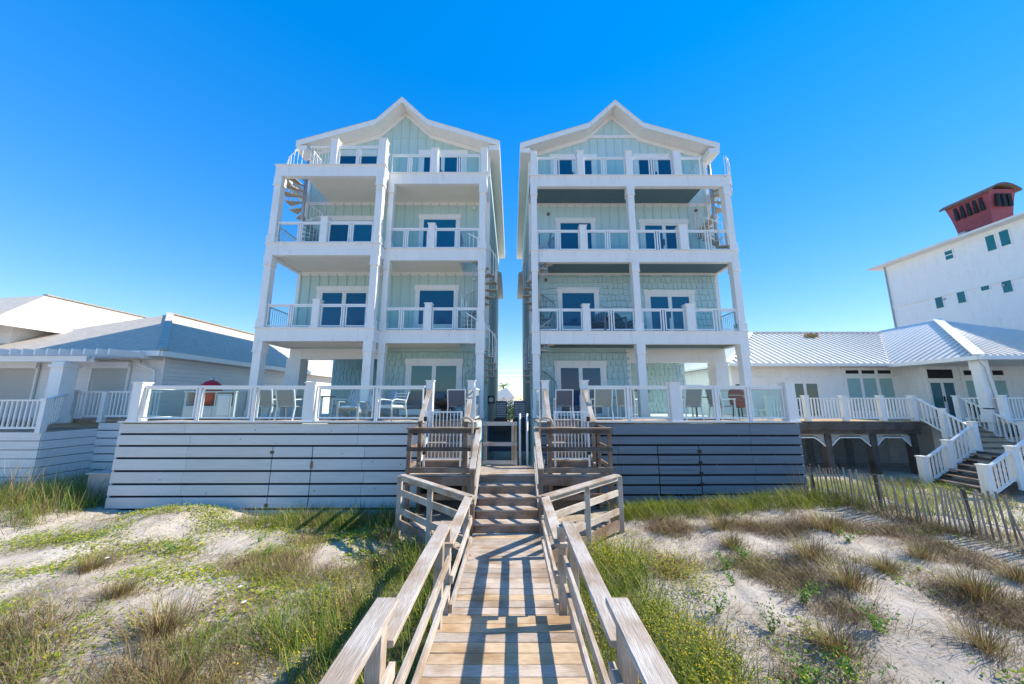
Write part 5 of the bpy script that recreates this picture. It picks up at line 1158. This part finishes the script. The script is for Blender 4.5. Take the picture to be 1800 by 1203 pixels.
# creeping leaves and flowers: small leaf faces
def leaves(name, label, n, region, dens, size, hgt, pal, cat, spread=.12, per=14):
    x, y, cid = clumped(n, per, region, dens, spread); ok = no_walk(x, y); x, y = x[ok], y[ok]; m = len(x); z = GV(x, y) + rng.uniform(.01, 1, m) ** 1.5 * hgt
    a = rng.uniform(0, 6.28, m); s = rng.uniform(size[0], size[1], m); ti = rng.uniform(-.6, .6, m); cols = pick(pal, m)
    V = np.zeros((m, 4, 3)); ca_, sa_ = np.cos(a), np.sin(a)
    for k, (u, v) in enumerate(((-1, 0), (0, -.55), (1, 0), (0, .55))):
        V[:, k, 0] = x + s * (u * ca_ - v * sa_); V[:, k, 1] = y + s * (u * sa_ + v * ca_); V[:, k, 2] = z + s * u * ti
    me = bpy.data.meshes.new(name); me.vertices.add(4 * m); me.vertices.foreach_set('co', V.reshape(-1)); me.loops.add(4 * m); me.polygons.add(m)
    me.loops.foreach_set('vertex_index', np.arange(4 * m, dtype=np.int32)); me.polygons.foreach_set('loop_start', np.arange(0, 4 * m, 4, dtype=np.int32))
    c = me.color_attributes.new('Col', 'FLOAT_COLOR', 'POINT'); cc = np.ones((m, 4, 4)); cc[:, :, :3] = cols[:, None, :]; c.data.foreach_set('color', cc.reshape(-1)); me.materials.append(MATS['grass_blade']); me.update(); me.validate()
    o = bpy.data.objects.new(name, me); place(o, Matrix.Identity(4)); o['kind'] = 'stuff'; o['label'] = label; o['category'] = cat
VINE = np.array([(.32, .38, .015), (.44, .43, .02), (.19, .28, .02)])
leaves('beach_vine', 'yellow green creeping vine leaves over the left sand', 2200, (-10.5, -2.2, 2.4, 9.3), lambda x, y: sm(vnoise(x * .8 + 1, y * 1.4) + (y - 6) * .06, -.1, .6), (.012, .03), .08, VINE, 'vine', .16)
leaves('beach_vine', 'scattered green creeping leaves on the right sand', 150, (2.0, 9.0, 2.4, 8.6), lambda x, y: sm(vnoise(x * 1.2 + 5, y), .2, .6), (.015, .035), .08, VINE[[2, 0]], 'vine', .09)
YEL = np.array([(.75, .52, .01), (.85, .62, .02)])
leaves('wildflowers', 'small yellow flowers among the grass right of the boardwalk', 480, (1.0, 3.4, 3.0, 7.2), lambda x, y: sm(vnoise(x * 1.5, y * 1.2) - np.abs(x - 2.0) * .5, -.45, .2), (.007, .013), .42, YEL, 'flowers', .13, 9)
leaves('wildflowers', 'small yellow flowers among the grass left of the boardwalk', 150, (-2.8, -1.0, 2.6, 6.5), lambda x, y: x * 0 + .6, (.008, .015), .5, YEL, 'flowers', .12, 6)
leaves('flower_stems', 'yellow green stems and leaves of the flowering plants right of the boardwalk', 330, (1.0, 3.2, 3.0, 7.2), lambda x, y: sm(vnoise(x * 1.5, y * 1.2) - np.abs(x - 2.0) * .5, -.45, .2), (.010, .022), .36, YG * .8, 'foliage', .14, 24)
# single plants that can be told apart
def leafy(seed):
    r = np.random.default_rng(seed); V, Fc, cl = [], [], []
    for st in range(14):
        a, le, ln = r.uniform(0, 6.28), r.uniform(.3, 1.1), r.uniform(.14, .32)
        for k in range(16):
            t = (k + 1) / 16; p = np.array([math.cos(a) * ln * t * le, math.sin(a) * ln * t * le, ln * t * (1.1 - .45 * le * t)]) + r.normal(0, .012, 3)
            d = r.normal(0, 1, 3) + np.array([0, 0, .6]); d /= np.linalg.norm(d); e = np.cross(d, r.normal(0, 1, 3)); e /= np.linalg.norm(e); s_ = r.uniform(.014, .028); q = len(V)
            V += [p, p + d * s_ * .6 + e * s_ * .4, p + d * s_ * 1.5, p + d * s_ * .6 - e * s_ * .4]; Fc.append((q, q + 1, q + 2, q + 3)); c = np.array([(.16, .30, .04), (.24, .38, .05), (.10, .22, .05)][r.integers(0, 3)]) * r.uniform(.7, 1.3); cl += [(*c, 1)] * 4
    me = bpy.data.meshes.new('leafy_plant'); me.from_pydata([tuple(v) for v in V], [], Fc); c = me.color_attributes.new('Col', 'FLOAT_COLOR', 'POINT'); c.data.foreach_set('color', np.array(cl).reshape(-1)); me.materials.append(MATS['grass_blade'])
    return place(bpy.data.objects.new('leafy_plant', me), Matrix.Identity(4))
def tuft(kind, seed):
    if kind == 'shrub': return leafy(seed)
    r = np.random.default_rng(seed); n = {'dry': 520, 'shrub': 150, 'oat': 26}[kind]; a = r.uniform(0, 6.28, n); rad = np.abs(r.normal(0, .16 if kind != 'shrub' else .13, n))
    pal = {'dry': np.vstack([BROWN, DRY, GREEN[2:]]), 'shrub': GREEN[:3] * np.array([1.0, 1.25, .8]), 'oat': DRY}[kind]
    ln = {'dry': (.12, .42), 'shrub': (.12, .3), 'oat': (.9, 1.5)}[kind]; w = {'dry': (.005, .009), 'shrub': (.02, .04), 'oat': (.008, .012)}[kind]
    cols = pal[r.integers(0, len(pal), n)] * r.uniform(.75, 1.25, (n, 1))
    return blades('blades', np.cos(a) * rad, np.sin(a) * rad, np.zeros(n) - .02, r.uniform(*ln, n), r.uniform(*w, n), r.uniform(.1, .8, n) if kind != 'oat' else r.uniform(.05, .35, n), a + r.normal(0, .5, n), cols, gravity=.6)
protos = {k: [tuft(k, 10 * i + j) for j in range(3)] for i, k in enumerate(('dry', 'shrub', 'oat'))}
spots = {'dry': [(4.1, 6.9), (5.0, 6.2), (4.75, 5.3), (5.6, 5.6), (6.5, 5.9), (7.0, 5.2), (3.6, 4.3), (5.0, 4.1), (6.0, 4.9), (4.4, 7.7), (6.2, 7.2), (-4.2, 4.6), (-5.6, 5.4), (-7.2, 6.4), (-3.4, 3.9), (-8.6, 5.2)],
         'shrub': [(2.7, 5.0), (3.3, 5.6), (4.2, 4.4), (6.0, 6.6), (4.0, 6.4), (2.9, 3.9), (3.6, 3.0), (3.1, 4.6), (3.4, 3.9), (2.6, 3.6), (3.0, 3.3), (3.9, 3.5), (2.4, 4.2), (3.9, 5.1), (4.5, 3.3), (3.5, 6.1), (6.9, 4.4), (5.2, 3.5), (-6.6, 7.2), (-5.2, 7.6), (-4.6, 6.9)],
         'oat': [(-13.0, 9.3), (-12.2, 9.0), (-11.6, 9.2), (-12.7, 8.5), (7.3, 9.1)]}
labs = {'dry': ('dry_tuft', 'dry brown grass tuft standing on open sand', 'grass tuft', 'dry tufts on the sand'), 'shrub': ('green_shrub', 'small leafy green plant sprouting from the sand', 'plant', 'small green plants on the sand'), 'oat': ('sea_oats', 'tall straw coloured sea oat stalks with drooping heads', 'sea oats', 'sea oats beside the skirts')}
for k, lst in spots.items():
    for i, (x, y) in enumerate(lst):
        src = protos[k][i % 3]; o = src if i < 3 else src.copy()
        if i >= 3: C.objects.link(o)
        sc = random.uniform(.75, 1.3); M = Matrix.Translation((x, y, G(x, y))) @ Matrix.Rotation(random.uniform(0, 6.28), 4, 'Z') @ Matrix.Scale(sc, 4); o.matrix_basis = M; MW[o] = M
        nm, lab, cat, grp = labs[k]; o.name = nm
        if k == 'oat' and x > 0: lab = 'lone sea oat stalks at the right skirt corner'
        elif k == 'oat': lab += ' left of the pale skirt'
        else: lab += ' left of the boardwalk' if x < 0 else ' close to the boardwalk on its right' if x < 3.2 else ' on the middle of the right dune' if x < 5.3 else ' on the right dune near the picket fence'
        tag(o, lab, cat, grp)
for k, (x, y) in enumerate(((-6.3, 5.8), (-3.6, 5.0), (-3.35, 4.75))):
    b = MB(); z = G(x, y) + .33
    for a in range(6): t = a * 1.047; b.poly([(x, y, z), (x + .022 * math.cos(t - .4), y + .022 * math.sin(t - .4), z + .01), (x + .034 * math.cos(t), y + .034 * math.sin(t), z + .008), (x + .022 * math.cos(t + .4), y + .022 * math.sin(t + .4), z + .01)])
    wf = b.build('white_flower', 'white_fabric'); MB().tube([(x, y, z - .35), (x, y, z - .004)], .003, 4).build('stem', 'leaf_green', wf)
    tag(wf, ('lone white blossom on the left dune', 'farther white blossom near the boardwalk', 'nearer white blossom near the boardwalk')[k], 'flower', 'white blossoms')
